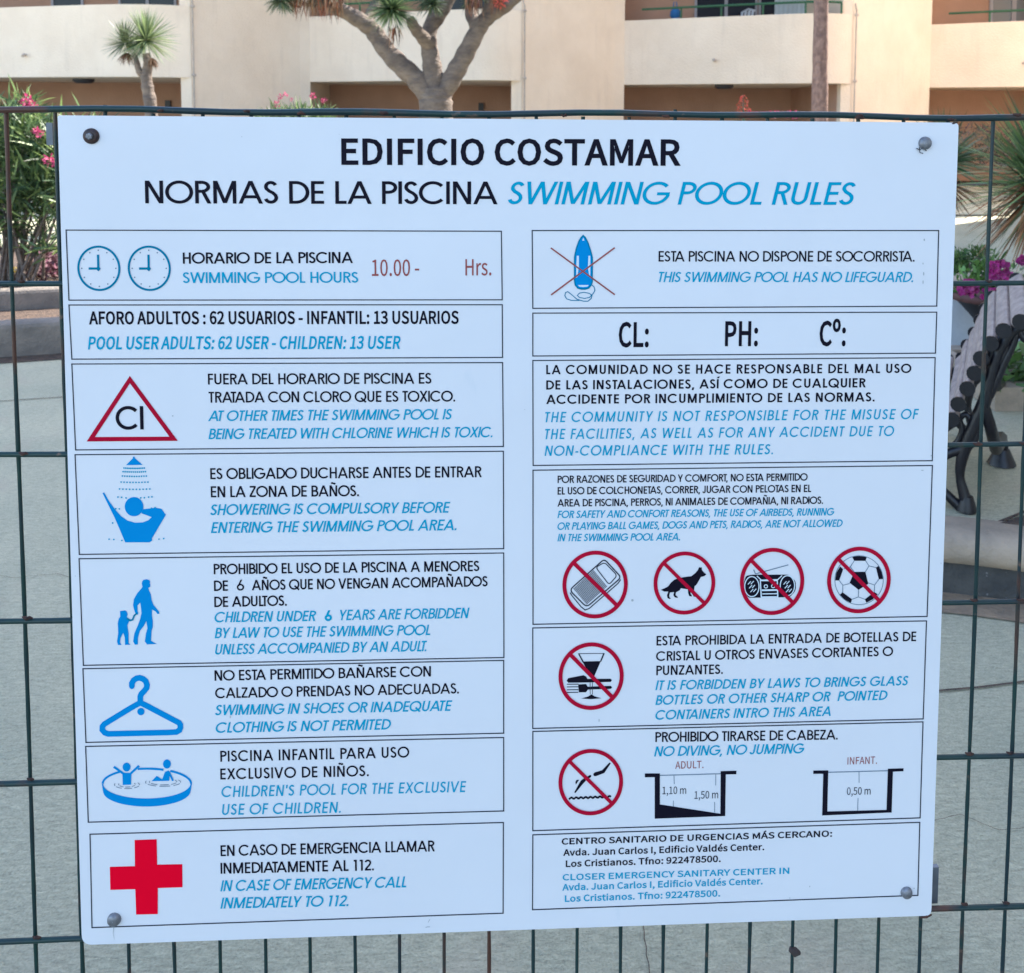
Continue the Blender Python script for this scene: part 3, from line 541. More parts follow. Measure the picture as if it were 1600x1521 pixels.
G, N_, IT = 'geo', 'noto', .19
TXT = [
 ('EDIFICIO COSTAMAR', 'black', 533.5, 256.5, 1063.5, 258, 38.5, N_, 0, .031),
 ('NORMAS DE LA PISCINA', 'black', 227.5, 318, 777.5, 319.5, 35.5, G, 0, .118),
 ('SWIMMING POOL RULES', 'cyan', 794, 319.5, 1336, 320.5, 35.5, G, IT, .118),
 ('HORARIO DE LA PISCINA', 'black', 286.1, 412.3, 551.6, 411.3, 17.5, G, 0, .135),
 ('SWIMMING POOL HOURS', 'cyan', 286.1, 442.6, 559.7, 442, 17, G, 0, .125),
 ('10.00 -', 'brown', 581.3, 431.2, 655, 431, 25, N_, 0, .002),
 ('Hrs.', 'brown', 727.2, 430.4, 767.7, 430.2, 25, N_, 0, .002),
 ('AFORO ADULTOS : 62 USUARIOS - INFANTIL: 13 USUARIOS', 'black', 139.4, 506.5, 716.8, 505.6, 19, N_, 0, .033),
 ('POOL USER ADULTS: 62 USER - CHILDREN: 13 USER', 'cyan', 137.6, 545.7, 626, 544.8, 19, N_, .17, .031),
 ('FUERA DEL HORARIO DE PISCINA ES', 'black', 325.3, 601, 674, 599.7, 17, G, 0, .13),
 ('TRATADA CON CLORO QUE ES TOXICO.', 'black', 325, 629.4, 711, 627.6, 17, G, 0, .13),
 ('AT OTHER TIMES THE SWIMMING POOL IS', 'cyan', 325.3, 658.2, 706.5, 655.5, 16.5, G, IT, .13),
 ('BEING TREATED WITH CHLORINE WHICH IS TOXIC.', 'cyan', 326, 686.5, 769.5, 683.4, 16.5, G, IT, .13),
 ('CI', 'black', 181.5, 671.5, 224.5, 671.2, 36.5, G, 0, .125),
 ('ES OBLIGADO DUCHARSE ANTES DE ENTRAR', 'black', 328.9, 749, 752.8, 745.8, 17.3, G, 0, .13),
 ('EN LA ZONA DE BAÑOS.', 'black', 329.8, 777.3, 560.6, 775.5, 17.3, G, 0, .13),
 ('SHOWERING IS COMPULSORY BEFORE', 'cyan', 328.9, 805.2, 704.7, 801.2, 17, G, IT, .13),
 ('ENTERING THE SWIMMING POOL AREA.', 'cyan', 329.8, 833.1, 713.2, 828.6, 17, G, IT, .13),
 ('PROHIBIDO EL USO DE LA PISCINA A MENORES', 'black', 334.3, 897.5, 748.8, 892.5, 16.3, G, 0, .135),
 ('DE', 'black', 334.7, 923.6, 357.5, 923.2, 16.3, G, 0, .135),
 ('6', 'black', 370.3, 923, 381.5, 922.8, 17, G, 0, .12),
 ('AÑOS QUE NO VENGAN ACOMPAÑADOS', 'black', 393.7, 922.5, 761.8, 916.4, 16.3, G, 0, .135),
 ('DE ADULTOS.', 'black', 335.2, 948.8, 448, 946.5, 16.3, G, 0, .135),
 ('CHILDREN UNDER', 'cyan', 335.6, 972.6, 494, 970.4, 16.3, G, IT, .13),
 ('6', 'cyan', 507.5, 970.8, 518.8, 970.4, 17, G, 0, .18),
 ('YEARS ARE FORBIDDEN', 'cyan', 531.4, 969.3, 733.5, 965.9, 16.3, G, IT, .13),
 ('BY LAW TO USE THE SWIMMING POOL', 'cyan', 335.6, 997.4, 673.2, 992.4, 16.3, G, IT, .13),
 ('UNLESS ACCOMPANIED BY AN ADULT.', 'cyan', 336.5, 1023, 668.2, 1017.6, 16.3, G, IT, .13),
 ('NO ESTA PERMITIDO BAÑARSE CON', 'black', 335.6, 1063.8, 673.2, 1057, 16.3, G, 0, .13),
 ('CALZADO O PRENDAS NO ADECUADAS.', 'black', 336.5, 1091.2, 716.8, 1083.6, 16.3, G, 0, .13),
 ('SWIMMING IN SHOES OR INADEQUATE', 'cyan', 336.5, 1117.8, 707.8, 1110.6, 16.3, G, IT, .13),
 ('CLOTHING IS NOT PERMITED', 'cyan', 337.4, 1145.2, 611, 1139.8, 16.3, G, IT, .13),
 ('PISCINA INFANTIL PARA USO', 'black', 344.6, 1190.2, 639.4, 1183.5, 17, G, 0, .13, .07),
 ('EXCLUSIVO DE NIÑOS.', 'black', 344.6, 1218, 576, 1212.7, 17, G, 0, .13, .07),
 ("CHILDREN'S POOL FOR THE EXCLUSIVE", 'cyan', 346.4, 1245.6, 729.4, 1237.5, 17, G, .12, .12, .07),
 ('USE OF CHILDREN.', 'cyan', 347.3, 1273.5, 532.3, 1269.9, 17, G, .12, .12, .07),
 ('EN CASO DE EMERGENCIA LLAMAR', 'black', 345, 1337.8, 679.4, 1330.2, 17, G, 0, .13),
 ('INMEDIATAMENTE AL 112.', 'black', 345, 1365.3, 584, 1359.9, 17, G, 0, .13),
 ('IN CASE OF EMERGENCY CALL', 'cyan', 344.6, 1392.7, 635.8, 1386.4, 17, G, IT, .13),
 ('INMEDIATELY TO 112.', 'cyan', 344.6, 1419.7, 544.4, 1415.7, 17, G, IT, .13),
 ('ESTA PISCINA NO DISPONE DE SOCORRISTA.', 'black', 1029, 409, 1428.5, 409, 16.5, G, 0, .125),
 ('THIS SWIMMING POOL HAS NO LIFEGUARD.', 'cyan', 1028.5, 441, 1426.5, 441, 16, G, IT, .125),
 ('CL:', 'black', 966.5, 541.5, 1013.5, 541.2, 36.5, N_, 0, .03),
 ('PH:', 'black', 1132.5, 540, 1184, 539.8, 36.5, N_, 0, .03),
 ('Cº:', 'black', 1280, 539.7, 1321, 539.5, 36.5, N_, 0, .03),
 ('LA COMUNIDAD NO SE HACE RESPONSABLE DEL MAL USO', 'black', 853.5, 585, 1423.5, 583, 14.5, G, 0, .15, .1),
 ('DE LAS INSTALACIONES, ASÍ COMO DE CUALQUIER', 'black', 853.5, 609, 1352.5, 605.5, 14.5, G, 0, .15, .08),
 ('ACCIDENTE POR INCUMPLIMIENTO DE LAS NORMAS.', 'black', 853.5, 631.5, 1366, 627.5, 14.5, G, 0, .15, .08),
 ('THE COMMUNITY IS NOT RESPONSIBLE FOR THE MISUSE OF', 'cyan', 851, 660, 1436, 655, 16, G, .15, .125, .12),
 ('THE FACILITIES, AS WELL AS FOR ANY ACCIDENT DUE TO', 'cyan', 851, 686.5, 1396.5, 681.5, 16, G, .15, .125, .12),
 ('NON-COMPLIANCE WITH THE RULES.', 'cyan', 851, 712.5, 1207.5, 710, 16, G, .15, .125, .1),
 ('POR RAZONES DE SEGURIDAD Y COMFORT, NO ESTA PERMITIDO', 'black', 871.3, 755, 1261.6, 751.1, 11.6, G, 0, .14),
 ('EL USO DE COLCHONETAS, CORRER, JUGAR CON PELOTAS EN EL', 'black', 871.3, 773, 1268, 769, 11.6, G, 0, .14),
 ('AREA DE PISCINA, PERROS, NI ANIMALES DE COMPAÑIA, NI RADIOS.', 'black', 871, 791.8, 1285.6, 787.4, 11.6, G, 0, .14),
 ('FOR SAFETY AND CONFORT REASONS, THE USE OF AIRBEDS, RUNNING', 'cyan', 871, 809.8, 1304, 805.4, 11.6, G, IT, .14),
 ('OR PLAYING BALL GAMES, DOGS AND PETS, RADIOS, ARE NOT ALLOWED', 'cyan', 871, 828.1, 1316.3, 823.3, 11.6, G, IT, .14),
 ('IN THE SWIMMING POOL AREA.', 'cyan', 871, 846, 1062.5, 844.5, 11.6, G, IT, .14),
 ('ESTA PROHIBIDA LA ENTRADA DE BOTELLAS DE', 'black', 1025.8, 1008.8, 1432.2, 1001.8, 15, G, 0, .135, .02),
 ('CRISTAL U OTROS ENVASES CORTANTES O', 'black', 1025, 1032.9, 1395, 1025, 15, G, 0, .135, .02),
 ('PUNZANTES.', 'black', 1025.5, 1055.2, 1129, 1053, 15, G, 0, .135, .02),
 ('IT IS FORBIDDEN BY LAWS TO BRINGS GLASS', 'cyan', 1024, 1078.4, 1419, 1071, 15, G, IT, .135, .03),
 ('BOTTLES OR OTHER SHARP OR  POINTED', 'cyan', 1024, 1101.6, 1386.3, 1093.7, 15, G, IT, .135, .03),
 ('CONTAINERS INTRO THIS AREA', 'cyan', 1024, 1124.8, 1297.9, 1118.6, 15, G, IT, .135, .03),
 ('PROHIBIDO TIRARSE DE CABEZA.', 'black', 1024, 1159.5, 1308.5, 1155.5, 15.5, G, 0, .13),
 ('NO DIVING, NO JUMPING', 'cyan', 1022, 1182, 1257.5, 1177, 15.5, G, IT, .13),
 ('ADULT.', 'brown', 1055, 1201.3, 1099, 1200, 11.3, N_, 0, -.004),
 ('INFANT.', 'brown', 1324, 1194.6, 1370, 1193.3, 11.3, N_, 0, -.004),
 ('1,10 m', 'line', 1035, 1241, 1072, 1240.3, 11.5, N_, 0, -.004),
 ('1,50 m', 'line', 1085, 1248, 1122, 1247.2, 11.5, N_, 0, -.004),
 ('0,50 m', 'line', 1323, 1242, 1360, 1241.3, 11.5, N_, 0, -.004),
 ('CENTRO SANITARIO DE URGENCIAS MÁS CERCANO:', 'black', 877.5, 1319.5, 1300, 1307, 9.2, N_, 0, .028),
 ('Avda. Juan Carlos I, Edificio Valdés Center.', 'black', 880, 1337, 1194, 1328, 9.6, N_, 0, .028),
 ('Los Cristianos. Tfno: 922478500.', 'black', 884, 1354.5, 1126, 1346.5, 9.6, N_, 0, .028),
 ('CLOSER EMERGENCY SANITARY CENTER IN', 'cyan', 879, 1375.5, 1233, 1365, 9.2, N_, 0, .022),
 ('Avda. Juan Carlos I, Edificio Valdés Center.', 'cyan', 878.5, 1391.3, 1191.5, 1381.5, 9.6, N_, 0, .026),
 ('Los Cristianos. Tfno: 922478500.', 'cyan', 882.5, 1409, 1125, 1400.5, 9.6, N_, 0, .026),
]
for t in TXT:
    s_, c_, x0, y0, x1, y1, cap, fo, sl, w_ = t[:10]
    ik = Ink(1)
    write(ik, s_, x0, y0, x1, y1, cap, fo, sl, w_, t[10] if len(t) > 10 else 0.0)
    ik.done('lettering', M[c_], sign)

# ---- pictograms
def prohibition(parent, cx, cy_, rx, ry, w, sk, s0, s1, sw):
    ik = Ink(9); ik.RG(cx, cy_, rx, ry, w, 64, 0, sk); ik.strip([s0, s1], sw)
    return ik.done('prohibition_ring', M['red'], parent)
def Z(ox, oy, s):
    return lambda *p: [(ox+a/s, oy+b/s) for a, b in p]
for cx0 in (0, 700):
    z = Z(110, 370, 8.889)
    ik = Ink(1)
    c = z((397+cx0, 440))[0]
    ik.RG(c[0], c[1], 32.0, 33.8, 3.4, 60, 0, .03)
    o = ik.done('pictogram', M['ring'], sign, 'blue clock face with its hands at nine, '+('left' if cx0 == 0 else 'right')+' one of two')
    ik = Ink(2); ik.strip(z((386+cx0, 250), (390+cx0, 445)), 3.6); ik.strip(z((255+cx0, 443), (415+cx0, 443)), 3.6); ik.P(z((370+cx0, 420), (425+cx0, 443), (395+cx0, 482), (368+cx0, 465)))
    ik.done('clock_hands', M['ring'], o)
    ik = Ink(2)
    ik.dots([(c[0]+26.6*math.sin(a*PI/6)+.03*-28*math.cos(a*PI/6), c[1]-28.2*math.cos(a*PI/6)) for a in range(12)], 1.15)
    ik.done('hour_dots', M['thin'], o)
# chlorine triangle
ik = Ink(1)
def tri_ring(ik, o, i_): ik.poly([o, i_])
z = Z(130, 580, 10)
a = z((730, 75), (1480, 1090), (55, 1100)); b = z((732, 190), (1350, 1025), (185, 1030))
for q in range(3):
    r_ = (q+1) % 3
    ik.poly([[a[q], a[r_], b[r_], b[q]]])
ik.done('pictogram', M['red'], sign, 'red chlorine warning triangle outline')
# shower
z = Z(150, 705, 10.14)
ik = Ink(1)
ik.P(z((105, 665), (130, 655), (215, 800), (310, 930), (400, 1030), (500, 1100), (620, 1135), (740, 1130), (830, 1095), (885, 1045), (720, 985), (750, 920), (880, 905), (935, 895), (1040, 915), (1108, 1010), (890, 1380), (890, 1420), (850, 1445), (465, 1445), (300, 1060)))
ik.k += .3; ik.E(150+605/10.14, 705+880/10.14, 14.6, 15.0)
o = ik.done('pictogram', M['blue'], sign, 'blue shower symbol of a bathing figure under a shower head')
ik = Ink(2); ik.P(z((590, 88), (612, 88), (620, 112), (740, 218), (478, 222), (582, 118))); ik.done('shower_head', M['blue'], o)
ik = Ink(2)
rows = [(268, 445, 768, 13), (325, 432, 785, 12), (395, 420, 800, 11), (490, 400, 825, 10), (600, 375, 855, 10)]
for (yy, xa, xb, n) in rows: ik.dots(z(*[(xa+(xb-xa)*k/(n-1), yy+6*math.sin(k/(n-1)*PI)) for k in range(n)]), 1.35)
ik.dots(z((350, 728), (408, 732), (478, 742), (710, 740), (768, 738), (835, 728), (888, 724), (315, 912), (372, 915), (265, 1138), (210, 1395), (285, 1400), (412, 1415), (1000, 1393), (1075, 1385), (880, 905), (938, 895)), 1.35)
tag(ik.done('water_drops', M['cyan'], o), kind='stuff')
# adult and child
z = Z(170, 895, 12.68)
ik = Ink(1)
ik.P(z((665, 170), (690, 140), (750, 128), (805, 145), (822, 180), (815, 210), (826, 235), (822, 280), (785, 300), (800, 350), (835, 430), (850, 540), (890, 640), (950, 710), (1000, 775), (1005, 810), (970, 820), (930, 765), (858, 730), (858, 850), (875, 960), (875, 1070), (850, 1150), (838, 1345), (900, 1385), (955, 1410), (760, 1420), (715, 1360), (740, 1200), (768, 1100), (745, 955), (700, 1050), (620, 1150), (580, 1290), (580, 1420), (520, 1425), (485, 1360), (510, 1200), (570, 1060), (620, 930), (650, 800), (640, 690), (625, 590), (570, 650), (575, 770), (590, 800), (570, 835), (535, 825), (500, 720), (482, 640), (500, 520), (570, 400), (640, 320), (670, 280), (655, 220)))
ik.P(z((225, 760), (330, 745), (360, 775), (378, 820), (360, 875), (420, 930), (395, 985), (370, 1040), (395, 1200), (395, 1390), (430, 1425), (325, 1430), (318, 1280), (290, 1190), (235, 1290), (225, 1380), (255, 1430), (185, 1430), (165, 1360), (190, 1200), (180, 1000), (200, 910), (230, 870)))
ik.done('pictogram', M['blue'], sign, 'blue silhouette of an adult leading a child by the hand')
ik = Ink(2); ik.strip(z((360, 905), (430, 945), (475, 930), (505, 850), (560, 800)), 2.8); ik.done('pictogram', M['ring'], sign, 'joined hands of adult and child symbol')
# hanger
z = Z(145, 1045, 10.32)
ik = Ink(1)
ik.strip(z((632, 280), (632, 235), (660, 185), (705, 155), (757, 145), (815, 165), (855, 200), (876, 260), (868, 310), (830, 360), (785, 405), (768, 445), (768, 530)), 9)
ik.k += .1; ik.dots(z((632, 282)), 4.5)
ik.strip(z((768, 545), (900, 612), (1390, 870), (1412, 900), (1415, 950), (1400, 990), (1350, 1020), (1200, 1028), (250, 1050), (195, 1030), (155, 985), (158, 930), (190, 890), (600, 640)), 8.8, True)
ik.E(145+778/10.32, 1045+690/10.32, 5.7, 5.7)
ik.done('pictogram', M['blue'], sign, 'blue clothes hanger symbol')
# children pool
z = Z(150, 1180, 10)
ik = Ink(1)
top = [(150+(797+682*math.cos(math.radians(a_)))/10, 1180+(445+232*math.sin(math.radians(a_))-.006*682*math.cos(math.radians(a_)))/10) for a_ in range(0, 181, 6)]
low = [(x_+(.25 if k < 15 else -.25)*(1 if k in (0, 30) else 0), y_+12.5*(1-.05*abs(k-15)/15)) for k, (x_, y_) in enumerate(top)]
ik.P([(top[0][0]+2.2, top[0][1])]+[(x_, y_) for x_, y_ in low]+[(top[-1][0]-2.2, top[-1][1])]+top[::-1])
for a0_, a1_ in ((180, 232), (258, 292), (302, 360)):
    n_ = 14
    ik.strip([(150+(797+690*math.cos(math.radians(a_)))/10, 1180+(445+234*math.sin(math.radians(a_)))/10) for a_ in [a0_+(a1_-a0_)*k/n_ for k in range(n_+1)]], 3.3)
ik.E(150+48, 1180+18.5, 6.2, 6.9); ik.E(150+111, 1180+13.7, 6.2, 7.1)
ik.P(z((415, 275), (555, 275), (550, 460), (420, 465)))
ik.strip(z((280, 180), (440, 295)), 3.6); ik.strip(z((675, 165), (545, 285)), 3.6)
ik.P(z((870, 405), (950, 322), (1035, 378), (1080, 260), (1130, 238), (1160, 260), (1145, 400)))
ik.strip(z((1145, 270), (1205, 400)), 3.0)
o = ik.done('pictogram', M['blue'], sign, 'blue round paddling pool symbol with two bathing children')
ik = Ink(2)
for (cx_, cy2, rx_, ry_) in ((485, 460, 195, 62), (485, 455, 130, 42), (1050, 420, 275, 66), (1050, 415, 215, 48)):
    for a0_ in range(-30, 210, 48):
        ik.strip([(150+(cx_+rx_*math.cos(math.radians(a_)))/10, 1180+(cy2+ry_*math.sin(math.radians(a_)))/10) for a_ in range(a0_, a0_+37, 9)], 1.0)
ik.done('water_ripples', M['thin'], o)
# red cross
z = Z(160, 1300, 9.507)
ik = Ink(1)
ik.P(z((480, 120), (808, 108), (815, 485), (1188, 478), (1192, 820), (825, 832), (825, 1218), (503, 1226), (490, 848), (120, 860), (112, 518), (485, 508)))
ik.done('pictogram', M['cross'], sign, 'solid red first aid cross')
# rescue buoy
z = Z(850, 360, 12.675)
buoy = z((775, 105), (820, 150), (870, 250), (920, 400), (955, 540), (955, 1010), (935, 1085), (885, 1145), (820, 1165), (740, 1165), (670, 1145), (620, 1085), (605, 1010), (605, 540), (635, 380), (690, 220), (735, 145))
ik = Ink(1); ik.P(buoy)
o = ik.done('pictogram', M['blue'], sign, 'blue torpedo shaped rescue buoy with its rope')
ik = Ink(2); ik.strip(buoy, 2.2, True)
ik.strip(z((940, 1080), (990, 1120), (1008, 1190), (975, 1250), (900, 1330), (800, 1350), (700, 1330), (660, 1290), (700, 1245), (790, 1230), (900, 1250), (950, 1290), (935, 1350), (870, 1405), (780, 1405), (650, 1365), (540, 1270), (470, 1215), (425, 1235), (412, 1300), (450, 1360), (540, 1388), (700, 1392)), 1.3)
ik.done('outline', M['ring'], o)
ik = Ink(3.2); ik.P(z((650, 505), (690, 505), (690, 730), (660, 920), (640, 940), (640, 700))); ik.P(z((880, 505), (915, 505), (918, 700), (915, 930), (895, 900), (870, 730))); ik.P(z((670, 1085), (885, 1085), (860, 1115), (780, 1125), (700, 1115))); ik.P(z((778, 145), (800, 205), (757, 205)))
ik.done('highlights', M['lite'], o)
ik = Ink(6); ik.strip(z((135, 350), (1400, 1275)), 2.3); ik.strip(z((140, 1280), (1400, 345)), 2.3); ik.done('crossing_lines', M['brown'], o)
# airbed
z = Z(870, 855, 12.675)
ik = Ink(1)
ik.strip(rounded(z((940, 235), (1275, 600), (590, 1190), (250, 850)), [6, 6, 7, 7]), 1.9, True)
ik.strip(rounded(z((945, 300), (1195, 560), (1035, 745), (770, 400)), [5, 5, 5, 5]), 1.5, True)
ik.strip(z((262, 900), (300, 960), (480, 1180), (560, 1245), (640, 1215), (1210, 720), (1265, 640)), 1.6)
o = ik.done('pictogram', M['line'], sign, 'outlined airbed under a prohibition ring')
ik = Ink(2)
for k in range(17):
    t_ = k/16
    ik.strip(z((330+t_*255, 830+t_*300), (735+t_*255, 460+t_*310)), .95)
ik.done('airbed_ribs', M['line'], o)
prohibition(o, 870+758/12.675, 855+738/12.675, 48.0, 49.8, 6.2, -.02, (896.5, 879.5), (963, 945), 6.2)
# dog
z = Z(1010, 855, 13.33)
ik = Ink(1)
ik.P(z((1110, 415), (1125, 425), (1150, 420), (1155, 480), (1200, 530), (1245, 565), (1205, 605), (1135, 620), (1090, 700), (1050, 770), (1000, 820), (990, 900), (990, 960), (1030, 1010), (1030, 1035), (985, 1030), (960, 985), (920, 940), (920, 975), (945, 1010), (940, 1030), (890, 1015), (870, 960), (862, 880), (720, 855), (690, 900), (615, 940), (605, 1000), (655, 1040), (645, 1058), (590, 1045), (560, 1000), (575, 935), (490, 945), (475, 1000), (475, 1040), (510, 1070), (480, 1080), (440, 1060), (428, 1000), (455, 925), (370, 925), (300, 890), (380, 855), (450, 820), (510, 740), (580, 680), (680, 640), (850, 615), (935, 605), (1020, 540), (1070, 480), (1090, 430)))
o = ik.done('pictogram', M['black'], sign, 'black dog under a prohibition ring')
prohibition(o, 1010+790/13.33, 855+745/13.33, 45.2, 46.2, 6.0, -.02, (1037.5, 880), (1100.5, 942.5), 5.6)
# radio
z = Z(1150, 850, 13.22)
ik = Ink(1)
ik.P(rounded(z((210, 655), (330, 635), (1080, 635), (1230, 760), (1235, 960), (1110, 1100), (250, 1112), (165, 950), (168, 760)), [3, 2, 3, 5, 5, 4, 4, 5, 5]))
o = ik.done('pictogram', M['black'], sign, 'black portable radio under a prohibition ring')
ik = Ink(2.5)
for cx_ in (325, 1060):
    ik.RG(1150+cx_/13.22, 850+(880 if cx_ < 500 else 860)/13.22, 11.2, 15.6, 1.5, 40)
    for k in range(6):
        xx = cx_-80+(k % 3)*25+(k//3)*60; yy = 800+(k % 3)*80-(k//3)*5
        ik.strip(z((xx, yy+35), (xx+60, yy-30)), 1.3)
ik.strip(z((500, 755), (850, 755), (860, 1090), (520, 1095)), 1.8, True)
ik.RG(1150+615/13.22, 850+875/13.22, 2.6, 2.6, 1.3, 16); ik.RG(1150+765/13.22, 850+870/13.22, 2.6, 2.6, 1.3, 16)
ik.strip(z((530, 955), (850, 950)), 2.6); ik.strip(z((540, 1030), (850, 1025)), 1.6)
ik.strip(z((430, 660), (520, 745), (860, 735), (950, 650)), 1.5)
ik.done('radio_details', M['lite'], o)
ik = Ink(1); ik.strip(z((440, 608), (1080, 432)), 1.5); ik.strip(z((362, 530), (400, 615), (440, 612)), 1.6); ik.done('aerial', M['thin'], o)
prohibition(o, 1150+742/13.22, 850+772/13.22, 47.2, 49.4, 6.2, -.03, (1174.5, 876.5), (1238.5, 941.5), 6.0)
# football
z = Z(1285, 848, 13.22)
ik = Ink(1)
for pl in (((655, 605), (885, 603), (945, 850), (745, 975), (560, 830)), ((615, 300), (700, 275), (830, 268), (915, 290), (890, 375), (655, 375)), ((1165, 475), (1225, 590), (1255, 750), (1165, 755), (1105, 515)), ((365, 490), (425, 550), (345, 780), (262, 780), (285, 620)), ((415, 1025), (610, 1170), (585, 1245), (460, 1180), (355, 1080)), ((875, 1170), (1070, 1020), (1140, 1065), (1040, 1170), (905, 1240))):
    ik.P(z(*pl))
o = ik.done('pictogram', M['black'], sign, 'black and white football under a prohibition ring')
ik = Ink(1.5)
ik.RG(1285+755/13.22, 848+775/13.22, 37.8, 38.2, 1.0)
for ln in (((655, 375), (575, 500), (655, 605)), ((890, 375), (960, 480), (885, 603)), ((960, 480), (1105, 515)), ((945, 830), (1075, 875), (1165, 755)), ((1075, 875), (1070, 1020)), ((745, 975), (740, 1120), (610, 1170)), ((740, 1120), (875, 1170)), ((560, 845), (420, 880), (345, 780)), ((420, 880), (415, 1025)), ((575, 500), (440, 540))):
    ik.strip(z(*ln), 1.1)
ik.done('ball_seams', M['thin'], o)
prohibition(o, 1285+750/13.22, 848+768/13.22, 46.6, 48.9, 6.2, -.035, (1309.8, 873.5), (1373.5, 938.5), 6.0)
# glass, knife and fork
z = Z(865, 995, 12.675)
ik = Ink(1)
ik.P(z((570, 490), (935, 482), (800, 790), (745, 800)))
ik.P(z((258, 870), (290, 820), (590, 762), (640, 785), (670, 835), (1125, 832), (1155, 862), (1130, 893), (640, 905), (290, 910)))
ik.P(z((485, 945), (640, 935), (675, 990), (1130, 972), (1158, 1002), (1130, 1032), (680, 1045), (640, 1098), (500, 1100)))
ik.P(z((545, 1222), (680, 1185), (750, 1140), (810, 1180), (945, 1218), (740, 1235)))
o = ik.done('pictogram', M['black'], sign, 'black wine glass with knife and fork under a prohibition ring')
ik = Ink(.6)
ik.strip(z((485, 335), (1010, 330)), 1.0); ik.strip(z((500, 340), (585, 500)), 2.2); ik.strip(z((995, 335), (930, 490)), 2.2)
for yy in (940, 993, 1050, 1102): ik.strip(z((262, yy), (490, yy-2)), 1.4)
ik.strip(z((722, 905), (725, 1140)), .9); ik.strip(z((768, 905), (768, 1140)), .9)
ik.done('glass_outline', M['line'], o)
prohibition(o, 865+742/12.675, 995+777/12.675, 47.8, 49.6, 6.3, -.02, (891.5, 1023), (956.5, 1089), 6.2)
# diver
z = Z(865, 1165, 12.675)
ik = Ink(1)
ik.P(z((785, 560), (815, 530), (960, 488), (1105, 335), (1132, 350), (1005, 540), (840, 605), (795, 602)))
ik.P(z((725, 580), (748, 600), (735, 625), (650, 680), (560, 780), (430, 942), (408, 925), (540, 690), (600, 650), (690, 600)))
ik.P(z((505, 675), (440, 775), (430, 720), (455, 680)))
n_ = 46
ik.strip(z(*[(300+k*(835/n_), 1043-.04*k*(835/n_)+14*math.sin(k*2.42/2+1.2)) for k in range(n_+1)]), 2.9)
o = ik.done('pictogram', M['black'], sign, 'black diving figure above waves under a prohibition ring')
prohibition(o, 865+735/12.675, 1165+720/12.675, 47.4, 48.8, 6.1, -.02, (890, 1189.5), (954.5, 1253.5), 5.6)
# pool sections
z = Z(1000, 1180, 10)
ik = Ink(1)
ik.P(z((75, 285), (310, 285), (310, 770), (1255, 915), (1260, 250), (1505, 243), (1505, 297), (1340, 300), (1330, 950), (230, 992), (230, 342), (75, 345)))
o = ik.done('pictogram', M['black'], sign, 'black section through the adult pool with a sloping floor')
ik = Ink(1); ik.strip(z((310, 316), (1260, 290)), 1.4)
for a_ in (((530, 320), (535, 450)), ((520, 710), (520, 800)), ((1182, 300), (1182, 470)), ((1165, 730), (1165, 890))): ik.strip(z(*a_), 1.0)
ik.done('depth_lines', M['thin'], o)
z = Z(1260, 1175, 10)
ik = Ink(1)
ik.P(z((105, 290), (340, 288), (325, 930), (1250, 905), (1272, 262), (1515, 255), (1515, 300), (1350, 308), (1330, 945), (245, 992), (262, 340), (105, 342)))
o = ik.done('pictogram', M['black'], sign, 'black section through the shallow infant pool with a level floor')
ik = Ink(1); ik.strip(z((340, 318), (1272, 293)), 1.4)
for a_ in (((820, 305), (822, 480)), ((805, 720), (800, 915))): ik.strip(z(*a_), 1.0)
ik.done('depth_lines', M['thin'], o)

# marks of age on the board
ik = Ink(1)
for (x_, y_, a_, b_) in ((1444, 375, 1.2, 2), (1442, 412, .8, 1.6), (1443, 428, 1, 3), (1442, 441, .8, 3), (1455, 712, 1.2, 1), (1428, 1388, 1, 1), (1441, 735, 2.2, .7), (988, 938, 2.0, 2.0), (936, 1126, .8, 2), (270, 650, 1.4, 1), (360, 1120, .8, 2), (936, 1125, .8, 2), (378, 214, .7, .7), (1186, 1118, .7, .7), (1265, 1385, .8, 1.2), (1234, 1403, 1, .8), (530, 210, .6, .5), (820, 640, .6, .6), (118, 900, .6, .8), (1470, 880, .6, .9), (610, 1455, .9, .5), (1160, 540, 1, .6)):
    ik.E(x_, y_, a_, b_, 8)
ik.strip([(672, 1436), (670, 1439), (669, 1441)], .9); ik.strip([(665, 1449), (668, 1448), (672, 1448)], 1.0)
ik.strip([(178, 1449), (177, 1458), (179, 1468)], [1.2, .7, .3])
tag(ik.done('scuff_marks', M['smudge'], sign), kind='stuff')

# ---- bolts
def bolt(px, py, r, m_, washer=False, label=None):
    c = at(px, py, FY); o = None
    mb = MB(); n = 20
    R = [(.0, r*1.02), (.0016, r*1.02), (.0040, r*.90), (.0052, r*.62), (.0054, .0003)]
    if washer: R = [(.0015, r*.55), (.0065, r*.55), (.0075, r*.42), (.0076, .0003)]; n = 6
    for sgn in (1,):
        mb.quadgrid([[Vector((c.x+q*math.cos(2*PI*k/n+.3), c.y-d_, c.z+q*math.sin(2*PI*k/n+.3))) for k in range(n)] for d_, q in R], True, smooth=not washer)
    b = mb.build('bolt', m_, sign)
    if label: b['label'] = label
    if washer:
        mb = MB(); n = 24
        mb.quadgrid([[Vector((c.x+q*math.cos(2*PI*k/n), c.y-d_, c.z+q*math.sin(2*PI*k/n))) for k in range(n)] for d_, q in ((0, r*1.25), (.002, r*1.22), (.0042, r*.8), (.003, .0003))], True)
        mb.build('washer', M['washer'], b)
    return b
bolt(143, 213, .0072, M['zinc'], True, 'hexagonal bolt on a round black washer, top left')
bolt(1445, 224, .0077, M['zinc'])
bolt(179, 1436, .0079, M['zinc'])
bolt(1416, 1394, .0072, M['zinc'])
p = at(1432, 232, FY-.002)
